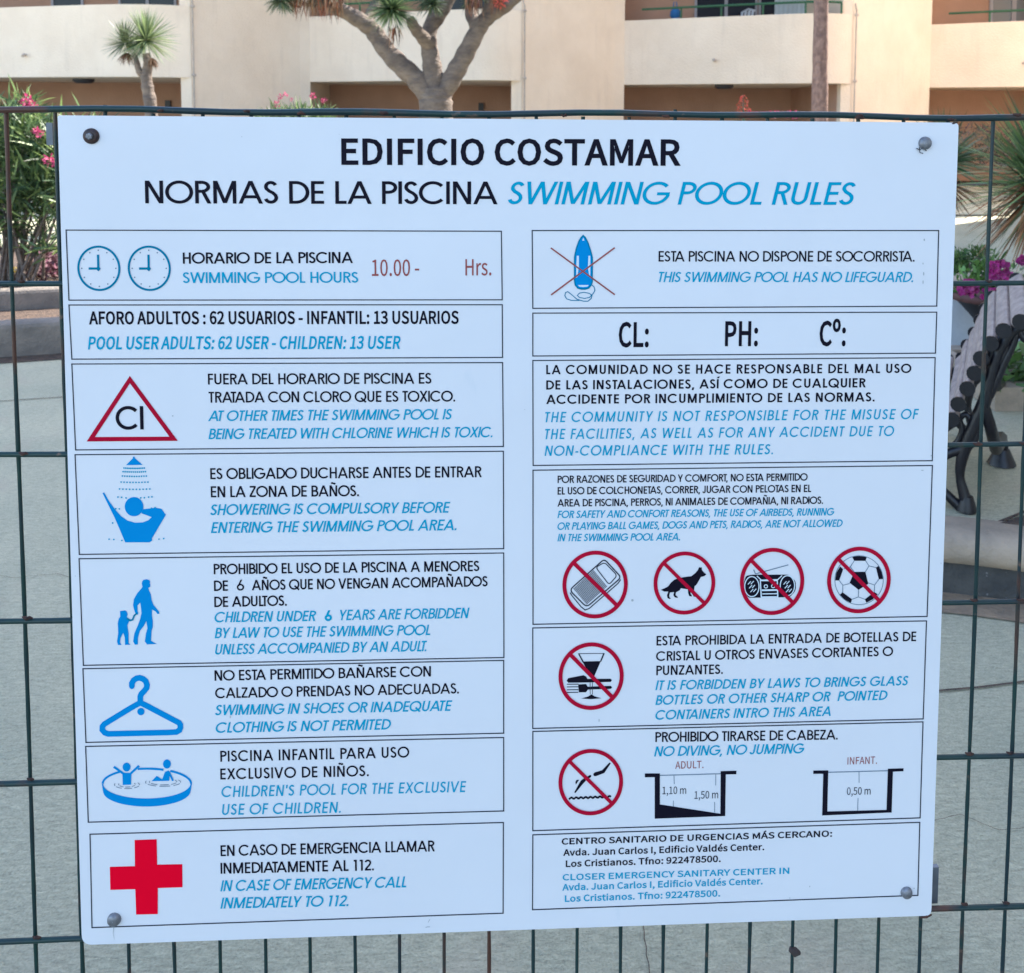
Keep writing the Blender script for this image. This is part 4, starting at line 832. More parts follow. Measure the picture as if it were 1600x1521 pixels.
mb = MB(); mb.tube([p, p+Vector((.004, 0, -.002)), p+Vector((.007, -.002, .001)), p+Vector((.012, 0, -.003))], .0006, 5)
mb.tube([p+Vector((.003, -.001, .001)), p+Vector((.004, -.001, -.005)), p+Vector((.008, 0, -.006))], .0006, 5)
mb.build('wire_tie', M['darkgrey'], sign)
# rust marks at the corners
for (x_, y_, s__) in ((1447, 1432, .0045), (1490, 193, .003)):
    c = at(x_, y_, FY+.001); mb = MB()
    mb.tube([c+Vector((-s__*1.6, 0, -s__*.35)), c, c+Vector((s__*1.7, 0, s__*.4))], [s__*.2, s__*.55, s__*.15], 7)
    mb.build('rust_scab', M['rust'], sign)

# ================================================================ the fence
fence = thing('wire_fence', (0.0, 0.0, 0.0), 'green coated welded wire fence with rust at its joints, carrying the pool sign', 'fence')
SP = 0.054724; TOPZ = 1.5
for k in range(0, 8):
    z_ = TOPZ-.2*k
    if z_ < .05: break
    mb = MB()
    r_ = .0032 if k else .0038
    xs = [-1.9+3.8*i/76 for i in range(77)]
    mb.tube([(x_, -.0048, z_+.0009*math.sin(x_*9+k)+(.0012*math.sin(x_*23) if k == 0 else 0)) for x_ in xs], [r_*(1+.10*math.sin(i*12.9898+k) * (1 if random.random() < .3 else 0)) for i in range(77)], 8)
    mb.build('horizontal_wire', M['wire'], fence)
for i in range(-23, 36):
    x_ = (i-11)*SP
    mb = MB()
    zs = [1.512-1.46*j/40 for j in range(41)]
    top = 1.497 if i not in (2, 14) else 1.506
    zs[0] = top
    ph = random.random()*6
    mb.tube([(x_+.0006*math.sin(zz*7+ph), .0, zz) for zz in zs], [0.0022*(1+random.choice((0, 0, 0, .14, .22))) for _ in zs], 7)
    mb.build('vertical_wire', M['wire'], fence)
for x_ in (-1.92, 1.95):
    mb = MB(); mb.box(x_-.02, x_+.02, -.02, .03, 0, 1.56); mb.box(x_-.023, x_+.023, -.023, .033, 1.5605, 1.57); mb.build('post', M['wire'], fence)
# weld scabs where the coating has gone
for (x_, y_) in ((1343, 184), (1415, 186), (1485, 187), (1590, 180), (470, 177), (385, 174), (1522, 938), (1594, 938), (1515, 1178), (1507, 1413), (57, 1465), (1528, 694), (32, 440), (1545, 440), (1578, 1177), (1572, 1411), (47, 1218), (42, 966), (36, 709), (1343, 181), (600, 177), (250, 173), (880, 181), (1040, 182), (1597, 693)):
    c = at(x_, y_, -.008); mb = MB()
    r_ = random.uniform(.5, 1.0); q_ = random.uniform(-.0008, .0008)
    mb.tube([c+Vector((-.006*r_, .001, .001)), c+Vector((-.003*r_, 0, q_)), c+Vector((0, -.0006, -q_)), c+Vector((.003, 0, q_)), c+Vector((.0065*r_, .001, -.001))], [.0008, .0020*r_, .0026*r_, .0019, .0008], 7)
    mb.build('rust_scab', M['rust'], fence)
# brackets behind the board
for (x0, y0, x1, y1) in ((73, 192, 84, 227), (1456, 1354, 1464, 1410)):
    a, b = at(x0, y0, .006), at(x1, y1, .006); mb = MB()
    mb.box(a.x, b.x, .004, .010, b.z, a.z); mb.build('bracket', M['bracket'], sign)
p = at(1242, 1486, -.002); mb = MB()
mb.tube([p+Vector((-.007, 0, .003)), p+Vector((0, -.002, 0)), p+Vector((.006, 0, -.003))], [.003, .0055, .0025], 8)
mb.build('wire_knot', M['stone'], fence)

# ================================================================ ground
mb = MB(); mb.face([(-150, -60, -.03), (150, -60, -.03), (150, 300, -.03), (-150, 300, -.03)]); struct('ground', mb, M['soil'])
mb = MB(); mb.face([(-40, -12, 0), (40, -12, 0), (40, 19.8, 0), (-40, 19.8, 0)]); struct('pavement', mb, M['concrete'])
# joints cut in the concrete
mb = MB()
def groove(pts, w=.006, z=.004):
    for a, b in zip(pts, pts[1:]):
        a, b = Vector(a), Vector(b); d = (b-a).normalized(); n_ = Vector((-d.y, d.x, 0))*w/2
        mb.face([(p.x, p.y, z) for p in (a-n_, b-n_, b+n_, a+n_)])
groove([gp(1380, 1092), gp(1470, 1081), gp(1530, 1076), gp(1600, 1067), gp(1750, 1050)], .007)
groove([gp(-200, 640), gp(0, 628), gp(90, 622), gp(200, 612)], .008)
def crack(pts, w):
    out = []
    for (a, b) in zip(pts, pts[1:]):
        for k in range(7):
            t_ = k/7; out.append(gp(a[0]+(b[0]-a[0])*t_+random.uniform(-2, 2), a[1]+(b[1]-a[1])*t_))
    groove(out, w)
crack([(985, 1380), (1003, 1430), (1008, 1470), (1018, 1560), (1010, 1700)], .0016)
crack([(-60, 890), (20, 905), (90, 898), (200, 930)], .0014)
crack([(1440, 1290), (1500, 1275), (1560, 1300), (1680, 1290)], .0012)
struct('pavement_joint', mb, M['soil'])

# ================================================================ apartment building behind
W = 19.5
def X(px, Y=W): return at(px, 150, Y).x
def Zz(px, py, Y=W): return at(px, py, Y).z
SOF, PAR, FLR = 2.17, 3.53, 2.40
bld = thing('apartment_building', (4.0, W, 0), 'cream plastered apartment block with rounded balconies behind the pool fence', 'building')
# bay = (left pixel, right pixel of the fin wall); right end projects in front of the wall
bays = [(-170, 302), (485, 815), (975, 1327), (1452, 1800)]
extra_l, extra_r = -18.0, 16.0
gaps = []
XR = []
for (pl, pr) in bays:
    xl = X(pl); xr = X(pr, W-1.7); XR.append((xl, xr))
edges = [extra_l] + [v for b_ in XR for v in b_] + [extra_r]
for k in range(0, len(edges), 2):
    mb = MB(); a_, b_ = edges[k], edges[k+1]
    y0_ = W if k == 0 else W-1.775
    front_ = [(a_+(b_-a_)*t_/10, y0_+(W-y0_)*(1-(1-t_/10)**1.25)) for t_ in range(11)]
    mb.prism(front_+[(b_, W+3.2), (a_-.2 if k else a_, W+3.2)]+([(a_-.2, W-1.775)] if k else []), 0, 8.4); mb.build('wall', M['plaster'], bld)
depth = [(0, 0), (.08, .16), (.2, .5), (.31, .78), (.45, 1.12), (.63, 1.55), (.76, 1.85), (.85, 2.0), (.93, 1.95), (1.0, 1.78)]
def smooth_curve(dd, n=40):
    out = []
    for i in range(n+1):
        t = i/n
        for (a, b), (c, d) in zip(dd, dd[1:]):
            if a <= t <= c:
                u = (t-a)/(c-a); out.append((t, b+(d-b)*u)); break
    for _ in range(6):
        out = [out[0]]+[(out[i][0], (out[i-1][1]+out[i][1]*2+out[i+1][1])/4) for i in range(1, n)]+[out[-1]]
    return out
CV = smooth_curve(depth)
for bi, (xl, xr) in enumerate(XR):
    wd = xr-xl
    outer = [Vector((xl+t*wd, W-d, 0)) for t, d in CV]
    inner = []
    for k, p in enumerate(outer):
        a, b = outer[max(k-1, 0)], outer[min(k+1, len(outer)-1)]
        d = (b-a).normalized(); inner.append(p+Vector((-d.y, d.x, 0))*.14)
    inner[0] = Vector((xl+.05, W, 0))
    for fl, (sof, par, flr) in enumerate(((SOF, PAR, FLR), (SOF+2.75, PAR+2.75, FLR+2.75), (SOF+5.5, PAR+5.5, FLR+5.5))):
        mb = MB()
        mb.quadgrid([[Vector((p.x, p.y, zz)) for p in outer] for zz in (par-.012, sof)], False)
        mb.quadgrid([[Vector((p.x, p.y, zz)) for p in inner] for zz in (flr, par-.012)], False)
        cap_o = [Vector((p.x, p.y-.012, par-.012)) for p in outer]
        mb.quadgrid([[Vector((p.x, p.y, par)) for p in inner], [Vector((p.x, p.y, par)) for p in outer]], False, smooth=False)
        mb.quadgrid([[Vector((p.x, p.y, par)) for p in outer], [Vector((p.x, p.y, par-.012)) for p in outer]], False, smooth=False)
        # floor slab with its soffit
        back_ = [Vector((p.x, W+1.9, 0)) for p in outer]
        mb.quadgrid([[Vector((p.x, p.y, sof)) for p in back_], [Vector((p.x, p.y, sof)) for p in outer]], False, smooth=False)
        mb.quadgrid([[Vector((p.x, p.y, flr)) for p in back_], [Vector((p.x, p.y, flr)) for p in inner]], False, smooth=False)
        parapet = mb.build('balcony_parapet', M['plaster'], bld)
        if fl == 0:
            # scupper
            tq = .40 if bi != 0 else .50
            q = CV[int(tq*40)]; c = Vector((xl+q[0]*wd, W-q[1], 2.66 if bi else 2.60))
            mb = MB(); mb.tube([c+Vector((0, .05, 0)), c+Vector((0, -.07, 0)), c+Vector((.01, -.12, -.03))], .028, 8); mb.build('drain_spout', M['pipe'], parapet)
            # railing on the parapet
            idx = list(range(3, 39)) if bi != 0 else list(range(2, 20))
            mid = [(outer[k]+inner[k])/2 for k in range(41)]
            mb = MB(); mb.tube([Vector((mid[k].x, mid[k].y, par+.23)) for k in idx], .024, 8); rl = mb.build('railing', M['rail'], bld)
            for k in idx[::7][1:]:
                mb = MB(); mb.tube([Vector((mid[k].x, mid[k].y, par-.01)), Vector((mid[k].x, mid[k].y, par+.21))], .02, 8); mb.build('stanchion', M['rail'], rl)
    # fin wall at the right of the bay
    # recessed walls, their shade put into a darker plaster colour
    mb = MB(); mb.box(xl+.003, xr-.203, W+1.9, W+3.2, 0, SOF); mb.build('recess_wall', M['plaster_shade'], bld)
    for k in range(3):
        mb = MB(); mb.box(xl+.003, xr-.203, W+.9, W+3.1, FLR+2.75*k+.003, SOF+2.75*(k+1)-.003); mb.build('recess_wall', M['plaster_shade'], bld)
    mb = MB(); mb.box(xr-.212, xr-.203, W-1.55, W+1.897, 0, SOF-.003); mb.build('recess_shade_liner', M['plaster_shade'], bld)  # thin liner added over the fin's cream side to colour it as shaded
    # ceiling light under the balcony, meter box, downpipe
    lx = xl+wd*(.47 if bi != 0 else .62)
    if bi in (0, 2):
        mb = MB(); mb.tube([(lx, W-.6, SOF-.001), (lx, W-.6, SOF-.05), (lx, W-.6, SOF-.09)], [.20, .20, .14], 16); mb.build('ceiling_light', M['darkgrey'], bld)
    if bi in (0, 1, 3):
        x_ = X(263 if bi == 0 else 752 if bi == 1 else 1690, W+1.9)
        mb = MB(); mb.box(x_-.06, x_+.06, W+1.84, W+1.897, 1.60, 1.78); mb.build('meter_box', M['darkgrey'], bld)
    ppx = {0: 303.5, 1: 819.5, 2: 1335, 3: 1810}[bi]
    yp_ = W-1.79
    x_ = X(ppx, yp_)
    mb = MB(); mb.tube([(x_, yp_, 0), (x_, yp_, 3.62), (x_-.02, yp_-.01, 3.67), (x_-.03, yp_-.01, 3.75)], .017, 8)
    for zz in (2.22, 3.52): mb.tube([(x_-.03, yp_, zz), (x_+.035, yp_, zz)], .024, 8)
    mb.build('downpipe', M['pipe'], bld)
mb = MB(); mb.box(extra_l-.1, extra_r+.1, W-.1, W+6.5, 8.41, 8.7); mb.build('roof', M['plaster'], bld)
mb = MB(); mb.box(extra_l, extra_r, W+3.21, W+6.4, 0, 8.4); mb.build('rear_block', M['plaster'], bld)

# upper windows (only their lower edges show above the parapets)
def window(px0, px1, fr, gl, n=2, extra=None, w_=.05):
    Yw = W+.9
    x0, x1 = X(px0, Yw), X(px1, Yw)
    fm = MB()
    z0, z1 = FLR+.01, FLR+2.05
    fm.box(x0, x0+w_, Yw-.05, Yw-.003, z0, z1); fm.box(x1-w_, x1, Yw-.05, Yw-.003, z0, z1)
    fm.box(x0+w_, x1-w_, Yw-.05, Yw-.003, z0, z0+w_*1.4); fm.box(x0+w_, x1-w_, Yw-.05, Yw-.003, z1-w_, z1)
    for k in range(1, n):
        c = x0+(x1-x0)*k/n; fm.box(c-w_*.7, c+w_*.7, Yw-.052, Yw-.004, z0+w_*1.4, z1-w_)
    f_ = fm.build('window', M[fr], bld)
    for k in range(n):
        a = x0+(x1-x0)*k/n+w_*.72; b = x0+(x1-x0)*(k+1)/n-w_*.72
        pm = MB(); pm.box(a, b, Yw-.03, Yw-.006, z0+w_*1.45, z1-w_*1.05); pm.build('pane', M[gl], f_)
    return f_
window(86, 136, 'frame', 'glass', 1); window(190, 280, 'frame', 'glass', 2)
window(690, 790, 'frame', 'glass', 2)
window(1083, 1180, 'frame', 'glass', 2); window(1182, 1320, 'frame', 'glass', 3)
window(1540, 1690, 'frame', 'glass2', 4, w_=.075)
Yc = W+.84
mb = MB()
x0, x1 = X(1207, Yc), X(1262, Yc); n_ = 26
mb.quadgrid([[Vector((x0+(x1-x0)*k/n_, Yc-.02+.015*math.sin(k*1.9), zz)) for k in range(n_+1)] for zz in (FLR+.05, FLR+2.0)], False)
mb.build('curtain', M['curtain'], bld)

# unseen wing, added on the right to throw shade over the forecourt
wing = thing('added_shade_wing', (10.5, 3, 0), 'plain cream wing added out of view at right to shade the forecourt', 'building')
mb = MB(); mb.box(7.6, 14.3, -13, 13.4, 0, 19); mb.build('wall', M['plaster'], wing)
for yy in range(-11, 11, 3):
    for zz in (1.2, 4.4, 7.6, 10.8, 14.0):
        mb = MB(); mb.box(7.54, 7.597, yy, yy+1.3, zz, zz+1.3); w2 = mb.build('window', M['frame'], wing)
        mb = MB(); mb.box(7.52, 7.539, yy+.1, yy+1.2, zz+.1, zz+1.2); mb.build('pane', M['glass'], w2)

# ---- balcony furniture
def balc_thing(name, label, cat): return thing(name, (at(1120, 20, W-.7).x, W-.7, FLR), label, cat)
Yb = W+.35
tb = thing('balcony_table', (X(1075, Yb), Yb, FLR+.005), 'white plastic table behind the green balcony rail', 'table')
mb = MB(); x0, x1 = X(1046, Yb), X(1125, Yb); mb.box(x0, x1, Yb-.3, Yb+.3, FLR+1.16, FLR+1.20); mb.build('tabletop', M['plastic'], tb)
for a in (x0+.05, x1-.05):
    for b in (Yb-.25, Yb+.25):
        mb = MB(); mb.tube([(a, b, FLR+.005), (a, b, FLR+1.159)], .02, 8); mb.build('leg', M['plastic'], tb)
def chair(px0, px1, label, yaw):
    x0, x1 = X(px0, Yb), X(px1, Yb); cx_ = (x0+x1)/2; w_ = (x1-x0)
    t = thing('balcony_chair', (cx_, Yb, FLR+.005), label, 'chair')
    t.rotation_euler = (0, 0, 0)
    def rp(x, y, z): c, s = math.cos(yaw), math.sin(yaw); return Vector((cx_+x*c-y*s, Yb+x*s+y*c, FLR+.005+z))
    mb = MB(); mb.face([rp(-.25, -.25, .72), rp(.25, -.25, .72), rp(.25, .25, .70), rp(-.25, .25, .70)]); mb.face([rp(-.25, -.25, .75), rp(.25, -.25, .75), rp(.25, .25, .73), rp(-.25, .25, .73)]); mb.build('seat', M['plastic'], t)
    mb = MB()
    for k in range(4):
        a = -.21+.14*k; mb.face([rp(a-.05, .25, .73), rp(a+.05, .25, .73), rp(a+.05, .36, 1.42), rp(a-.05, .36, 1.42)])
    mb.tube([rp(-.26, .37, 1.40), rp(0, .38, 1.46), rp(.26, .37, 1.40)], .022, 8); mb.build('backrest', M['plastic'], t)
    for sx_ in (-1, 1):
        mb = MB(); mb.tube([rp(.27*sx_, .34, 1.12), rp(.28*sx_, 0, 1.10), rp(.27*sx_, -.28, 1.06)], .024, 8); mb.build('armrest', M['plastic'], t)
        for sy_ in (-1, 1):
            mb = MB(); mb.tube([rp(.25*sx_, .25*sy_, .72), rp(.28*sx_, .29*sy_, 0)], .022, 8); mb.build('leg', M['plastic'], t)
    return t
chair(1122, 1166, 'white plastic armchair by the balcony table', -1.2)
pp = thing('blue_bag', (X(1053, Yb-.1), Yb-.1, FLR+1.2), 'blue bag standing on the white balcony table', 'bag')
mb = MB(); c = Vector((X(1053, Yb-.1), Yb-.1, FLR+1.203))
mb.tube([c, c+Vector((0, 0, .06)), c+Vector((.01, 0, .17)), c+Vector((0, 0, .24))], [.06, .12, .11, .05], 10); mb.build('body', M['bluecloth'], pp)
mb = MB(); mb.tube([c+Vector((-.04, 0, .23)), c+Vector((-.03, 0, .36)), c+Vector((.03, 0, .36)), c+Vector((.04, 0, .23))], .012, 6); mb.build('handle', M['bluecloth'], pp)
# round white chair back seen under the palm-side balcony
Yr = W+.3
t = thing('patio_chair', (X(1306, Yr), Yr, 0), 'white curved chair under the balcony beside the palm trunk', 'chair')
c = Vector((X(1311, Yr), Yr, 0))
mb = MB(); mb.tube([c+Vector((.26*math.cos(a_)-.02, 0, 1.38+.36*math.sin(a_))) for a_ in [PI*k/14+.1 for k in range(15)]], .035, 8); mb.build('backrest', M['plastic'], t)
mb = MB(); mb.tube([c+Vector((.0, -.1, 1.62)), c+Vector((-.06, -.1, 1.3)), c+Vector((-.08, -.1, 1.0))], .03, 8); mb.build('back_slat', M['plastic'], t)
mb = MB(); mb.box(c.x-.28, c.x+.24, Yr-.3, Yr+.2, .93, .98); mb.build('seat', M['plastic'], t)
for a in (-.24, .2):
    for b in (-.26, .16):
        mb = MB(); mb.tube([(c.x+a, Yr+b, 0), (c.x+a, Yr+b, .929)], .025, 8); mb.build('leg', M['plastic'], t)

# ================================================================ plants
def blade(mb, base, dirv, L, w, droop, tint, seg=4, twist=0.0, fold=.0):
    """a long narrow leaf"""
    d = Vector(dirv).normalized(); p = Vector(base); side = d.cross(Vector((0, 0, 1)))
    if side.length < .05: side = Vector((1, 0, 0))
    side.normalize(); side = Matrix.Rotation(twist, 3, d) @ side
    Lp, Rp = [], []
    for k in range(seg+1):
        t = k/seg
        ww = w*(1-t)**.7*(.55+.45*min(1, t*4))/2 if t < 1 else 0.0003
        Lp.append(p-side*ww); Rp.append(p+side*ww)
        d = (d+Vector((0, 0, -droop/seg))).normalized()
        p = p+d*L/seg
    mb.quadgrid([Lp, Rp], False, tint)
def rosette(mb, c, R, n, w, up=.35, droop=.35, cols=((1, 1, 1),), axis=(0, 0, 1), spread=1.0, lmin=.75, low=-.55):
    ax = Vector(axis).normalized(); q = Vector((0, 0, 1)).rotation_difference(ax)
    for k in range(n):
        a = random.random()*2*PI
        el = low+(1.5-low)*random.random()**.9*spread
        el = max(-1.1, min(1.5, el))
        d = Vector((math.cos(a)*math.cos(el), math.sin(a)*math.cos(el), math.sin(el)))
        d = q @ d
        tt = random.choice(cols); s_ = .7+.6*random.random()
        blade(mb, Vector(c)+d*.02, d, R*(lmin+(1-lmin)*random.random()), w*(.7+.5*random.random()), droop*(.4+random.random()), tuple(v*s_ for v in tt), 3, random.uniform(-.8, .8))
def leafy(mb, c, r, n, L, w, cols, squash=(1, 1, 1), up=.4):
    for _ in range(n):
        while True:
            v = Vector((random.uniform(-1, 1), random.uniform(-1, 1), random.uniform(-1, 1)))
            if v.length < 1: break
        v = v*(.55+.45*random.random())
        p = Vector(c)+Vector((v.x*r*squash[0], v.y*r*squash[1], v.z*r*squash[2]))
        d = Vector((random.uniform(-1, 1), random.uniform(-1, 1), random.uniform(-.5, 1)+up))+v*.8
        s_ = .6+.8*random.random(); tt = random.choice(cols)
        blade(mb, p, d, L*(.6+.7*random.random()), w*(.7+.6*random.random()), .25, tuple(q*s_ for q in tt), 2, random.uniform(-1.4, 1.4))
def flower(mb, c, r, n=14, L=None):
    for _ in range(n):
        v = Vector((random.gauss(0, 1), random.gauss(0, 1), random.gauss(0, 1))).normalized()
        p = Vector(c)+v*r*random.uniform(.3, .9)
        s_ = .55+.8*random.random()
        blade(mb, p, v+Vector((random.uniform(-.6, .6), -.5, random.uniform(-.3, .6))), L or r*.7, (L or r*.7)*.85, .1, (s_, s_, s_), 2, random.uniform(-1.5, 1.5))
GR = ((1, 1, 1), (.8, 1.0, .8), (1.5, 1.5, 1.0), (.6, .8, .7), (1.9, 1.8, 1.2))

def limb(name, pts, rad, m_, parent, seg=12, jitter=.0):
    # resample smoothly (Catmull-Rom)
    P_ = [Vector(p) for p in pts]; out = []; rr = []
    for i in range(len(P_)-1):
        a, b, c, d = P_[max(i-1, 0)], P_[i], P_[i+1], P_[min(i+2, len(P_)-1)]
        for k in range(5):
            t = k/5
            out.append(.5*((2*b)+(c-a)*t+(2*a-5*b+4*c-d)*t*t+(-a+3*b-3*c+d)*t**3)); rr.append(rad[i]+(rad[i+1]-rad[i])*t)
    out.append(P_[-1]); rr.append(rad[-1])
    rr = [r_*(1+jitter*math.sin(k*1.7)+jitter*random.uniform(-.6, .6)) for k, r_ in enumerate(rr)]
    mb = MB(); mb.tube(out, rr, seg); return mb.build(name, m_, parent)

# small dragon tree
Y1 = 12.0
def A1(x, y): return at(x, y, Y1)
base = A1(236, 172); g0 = Vector((base.x+.05, Y1, 0))
t = thing('dragon_tree', g0, 'small young dragon tree with two spiky heads on a pale forked trunk at left', 'tree')
limb('trunk', [g0, Vector((base.x+.03, Y1, .7)), base, A1(231, 140), A1(229, 120), A1(231, 100), A1(228, 84)], [.12, .10, .080, .077, .067, .056, .045], M['bark'], t, jitter=.05)
limb('branch', [A1(229, 122), A1(218, 112), A1(213, 95), A1(209, 84)], [.06, .045, .036, .03], M['bark'], t, jitter=.05)
for (x_, y_, R_, n_, cc) in ((228, 64, .47, 460, ((2.6, 2.4, 1.9), (1.6, 1.6, 1.2), (.9, 1.0, .9), (3.2, 3.0, 2.4))), (195, 68, .34, 220, ((1.6, 1.4, 1.2), (.8, .9, .8), (1.2, 1.0, .9)))):
    mb = MB(); rosette(mb, A1(x_, y_), R_, n_, .017, droop=.25, cols=cc, low=-.75); mb.build('leaf_rosette', M['leafd'], t)
mb = MB(); rosette(mb, A1(236, 90), .18, 60, .02, droop=1.2, cols=((1, 1, 1),), low=-1.1, spread=.3)
rosette(mb, A1(198, 82), .2, 60, .016, droop=1.2, cols=((.8, .7, .7),), low=-1.1, spread=.3); mb.build('dry_leaves', M['dry'], t)

# big dragon tree
Y2 = 13.0
def A2(x, y, dy=0): return at(x, y, Y2+dy)
b0 = A2(681, 172); g0 = Vector((b0.x, Y2, 0))
t = thing('dragon_tree', g0, 'large dragon tree with three thick spreading limbs behind the middle of the board', 'tree')
limb('trunk', [g0, Vector((b0.x, Y2, .8)), b0, A2(681, 152), A2(680, 138)], [.34, .28, .245, .235, .20], M['bark'], t, 16, .03)
limb('branch', [A2(672, 150), A2(652, 126), A2(627, 103), A2(603, 78), A2(584, 50), A2(565, 34, -.1), A2(537, 18, -.2), A2(505, 4, -.3), A2(470, -22, -.4)], [.17, .155, .145, .135, .125, .12, .10, .09, .07], M['bark'], t, 14, .05)
limb('branch', [A2(679, 150), A2(677, 122), A2(674, 95), A2(670, 68, .05), A2(672, 45, .1), A2(686, 20, .15), A2(700, -4, .2), A2(712, -40, .3)], [.18, .155, .135, .125, .11, .13, .11, .08], M['bark'], t, 14, .05)
limb('branch', [A2(671, 72), A2(660, 58, -.15), A2(648, 44, -.25), A2(640, 28, -.3)], [.11, .095, .085, .06], M['bark'], t, 12, .05)
limb('branch', [A2(686, 152), A2(704, 126), A2(720, 98), A2(737, 66), A2(752, 38), A2(768, 24), A2(788, 12, -.1), A2(812, -8, -.2)], [.16, .145, .135, .125, .12, .10, .09, .07], M['bark'], t, 14, .05)
limb('branch', [A2(746, 46), A2(735, 22, .2), A2(732, -4, .3)], [.10, .08, .06], M['bark'], t, 12, .05)
limb('branch', [A2(758, 34), A2(764, 12), A2(763, -12)], [.10, .08, .07], M['bark'], t, 12, .05)
limb('branch', [A2(570, 40), A2(585, 12, .3), A2(600, -20, .4)], [.10, .08, .06], M['bark'], t, 12, .05)
heads = [(440, 2, -.7, .26, 170, 'd'), (676, 6, -.6, .26, 190, 'd'), (735, 4, -.2, .2, 90, 'd'), (612, 15, -.7, .43, 560, 'g'), (440, -8, -.5, .36, 220, 'd'), (500, -16, -.4, .42, 240, 'd'), (668, 0, -.4, .30, 180, 'd'), (545, -22, .2, .4, 200, 'g'), (700, -38, .3, .45, 240, 'g'), (745, -16, -.3, .30, 150, 'd'), (790, -34, .2, .4, 200, 'g'), (600, -50, .4, .45, 220, 'g'), (470, -50, -.4, .45, 220, 'g'), (830, -40, -.2, .42, 200, 'g'), (650, -80, 0, .5, 240, 'g'), (560, -80, .2, .5, 220, 'g'), (745, -80, .2, .5, 220, 'g')]
for (x_, y_, dy, R_, n_, k_) in heads:
    mb = MB(); cc = ((1.6, 1.9, 1.5), (.8, 1.0, .8), (2.4, 2.4, 1.9), (.5, .6, .5)) if k_ == 'g' else ((.5, .6, .5), (.9, 1.0, .9), (1.3, 1.2, 1.2))
    rosette(mb, A2(x_, y_, dy), R_, n_, .024, droop=.25, cols=cc, low=-.9); mb.build('leaf_rosette', M['leafd'], t)
mb = MB()
for (x_, y_, n_) in ((470, -4, 36), (490, -4, 36), (515, -2, 34), (455, -6, 20), (527, 0, 30), (616, 44, 22), (735, -6, 40), (745, -4, 40), (775, -6, 30)):
    for _ in range(n_):
        s_ = random.uniform(.5, 1.5)
        tt = random.choice(((1, 1, 1), (1.3, .8, .7), (.5, .4, .5), (1.5, 1.5, 1.4)))
        blade(mb, A2(x_+random.uniform(-9, 9), y_+random.uniform(-6, 6), -.5+random.uniform(-.1, .2)), (random.uniform(-.4, .4), random.uniform(-.4, .4), -1), random.uniform(.12, .34), .022, .3, tuple(q*s_ for q in tt), 3, random.uniform(-1.5, 1.5))
mb.build('dry_leaves', M['dry'], t)
mb = MB(); flower(mb, A2(781, 2, -.5), .11, 60, .05); mb.build('flower', M['redp'], t)

# palm
Y3 = 13.5
def A3(x, y): return at(x, y, Y3)
b0 = A3(1280, 172); g0 = Vector((b0.x-.02, Y3, 0))
t = thing('palm_tree', g0, 'slender palm tree trunk rising in front of the right balcony', 'tree')
limb('trunk', [g0, Vector((b0.x-.01, Y3, .8)), A3(1280.5, 172), A3(1281.5, 90), A3(1283, 0), A3(1284, -120), A3(1284, -260)], [.19, .15, .126, .116, .107, .105, .11], M['palmbark'], t, 18, .035)
top = A3(1284, -262)
for k in range(26):
    a = 2*PI*k/26*3.1; el = random.uniform(-.5, 1.2); mb = MB()
    d = Vector((math.cos(a)*math.cos(el), math.sin(a)*math.cos(el), math.sin(el)))
    e = top+d*1.0
    mb.tube([top, e], [.02, .012], 5)
    for j in range(24):
        th = -1.25+2.5*j/23; sd_ = d.cross(Vector((0, 0, 1))).normalized()
        blade(mb, e, d*math.cos(th)+sd_*math.sin(th), .75, .05, .45, (.9, 1.0, .9), 2)
    mb.build('frond', M['leafd'], t)

# oleander left, in its planter
def bush(name, label, blobs, cols, L, w, m_, stems=None, flowers=None, fm='pink', cat='shrub', group=None):
    c0 = blobs[0][0]
    t = thing(name, (c0.x, c0.y, 0.02), label, cat, group)
    mb = MB()
    for (c, r, n, sq) in blobs: leafy(mb, c, r, n, L, w, cols, sq)
    o = mb.build('foliage', m_, t); o['kind'] = 'stuff'
    mb = MB()
    for (c, r, n, sq) in blobs:
        for k in range(3):
            a = Vector((c0.x+random.uniform(-.15, .15), c0.y+random.uniform(-.1, .1), .02)); e = Vector(c)+Vector((random.uniform(-.5, .5)*r, random.uniform(-.4, .4)*r, r*.4))
            mb.tube([a, (a+e)/2+Vector((random.uniform(-.06, .06), 0, .05)), e], [.014, .01, .005], 5)
    mb.build('stem', M['bark'], t)
    if flowers:
        for (c, r) in flowers:
            mb = MB(); flower(mb, c, r, 36, r*.55); mb.build('flower', M[fm], t)
    return t
Yo = 6.6
def AO(x, y, dy=0): return at(x, y, Yo+dy)
bush('oleander', 'tall oleander with narrow leaves and pink flowers in the left planter',
     [(AO(25, 285), .50, 900, (1, .8, .9)), (AO(-60, 290), .55, 600, (1, .8, 1.1)), (AO(60, 225), .34, 520, (1, .9, .8)), (AO(15, 205), .36, 460, (1, .9, .8)), (AO(70, 300), .32, 520, (1, .9, 1)), (AO(-130, 260), .55, 500, (1, .9, 1.1)), (AO(0, 345), .30, 160, (1.1, .8, .6)), (AO(120, 260), .42, 420, (1, .9, 1.1)), (AO(78, 385), .2, 90, (1, .8, .6)), (AO(40, 168), .12, 40, (1.2, .9, .6))],
     ((1.0, 1.1, .9), (.6, .8, .7), (1.6, 1.6, 1.2), (2.3, 2.2, 1.4), (.45, .6, .5)), .17, .024, M['leaf'],
     flowers=[(AO(78, 251, -.45), .045), (AO(62, 208, -.4), .040), (AO(56, 204, -.4), .03), (AO(42, 158, -.2), .05), (AO(-30, 230, -.5), .05), (AO(50, 163, -.2), .035), (AO(88, 255, -.3), .035)], fm='pink')
Yd = 9.6
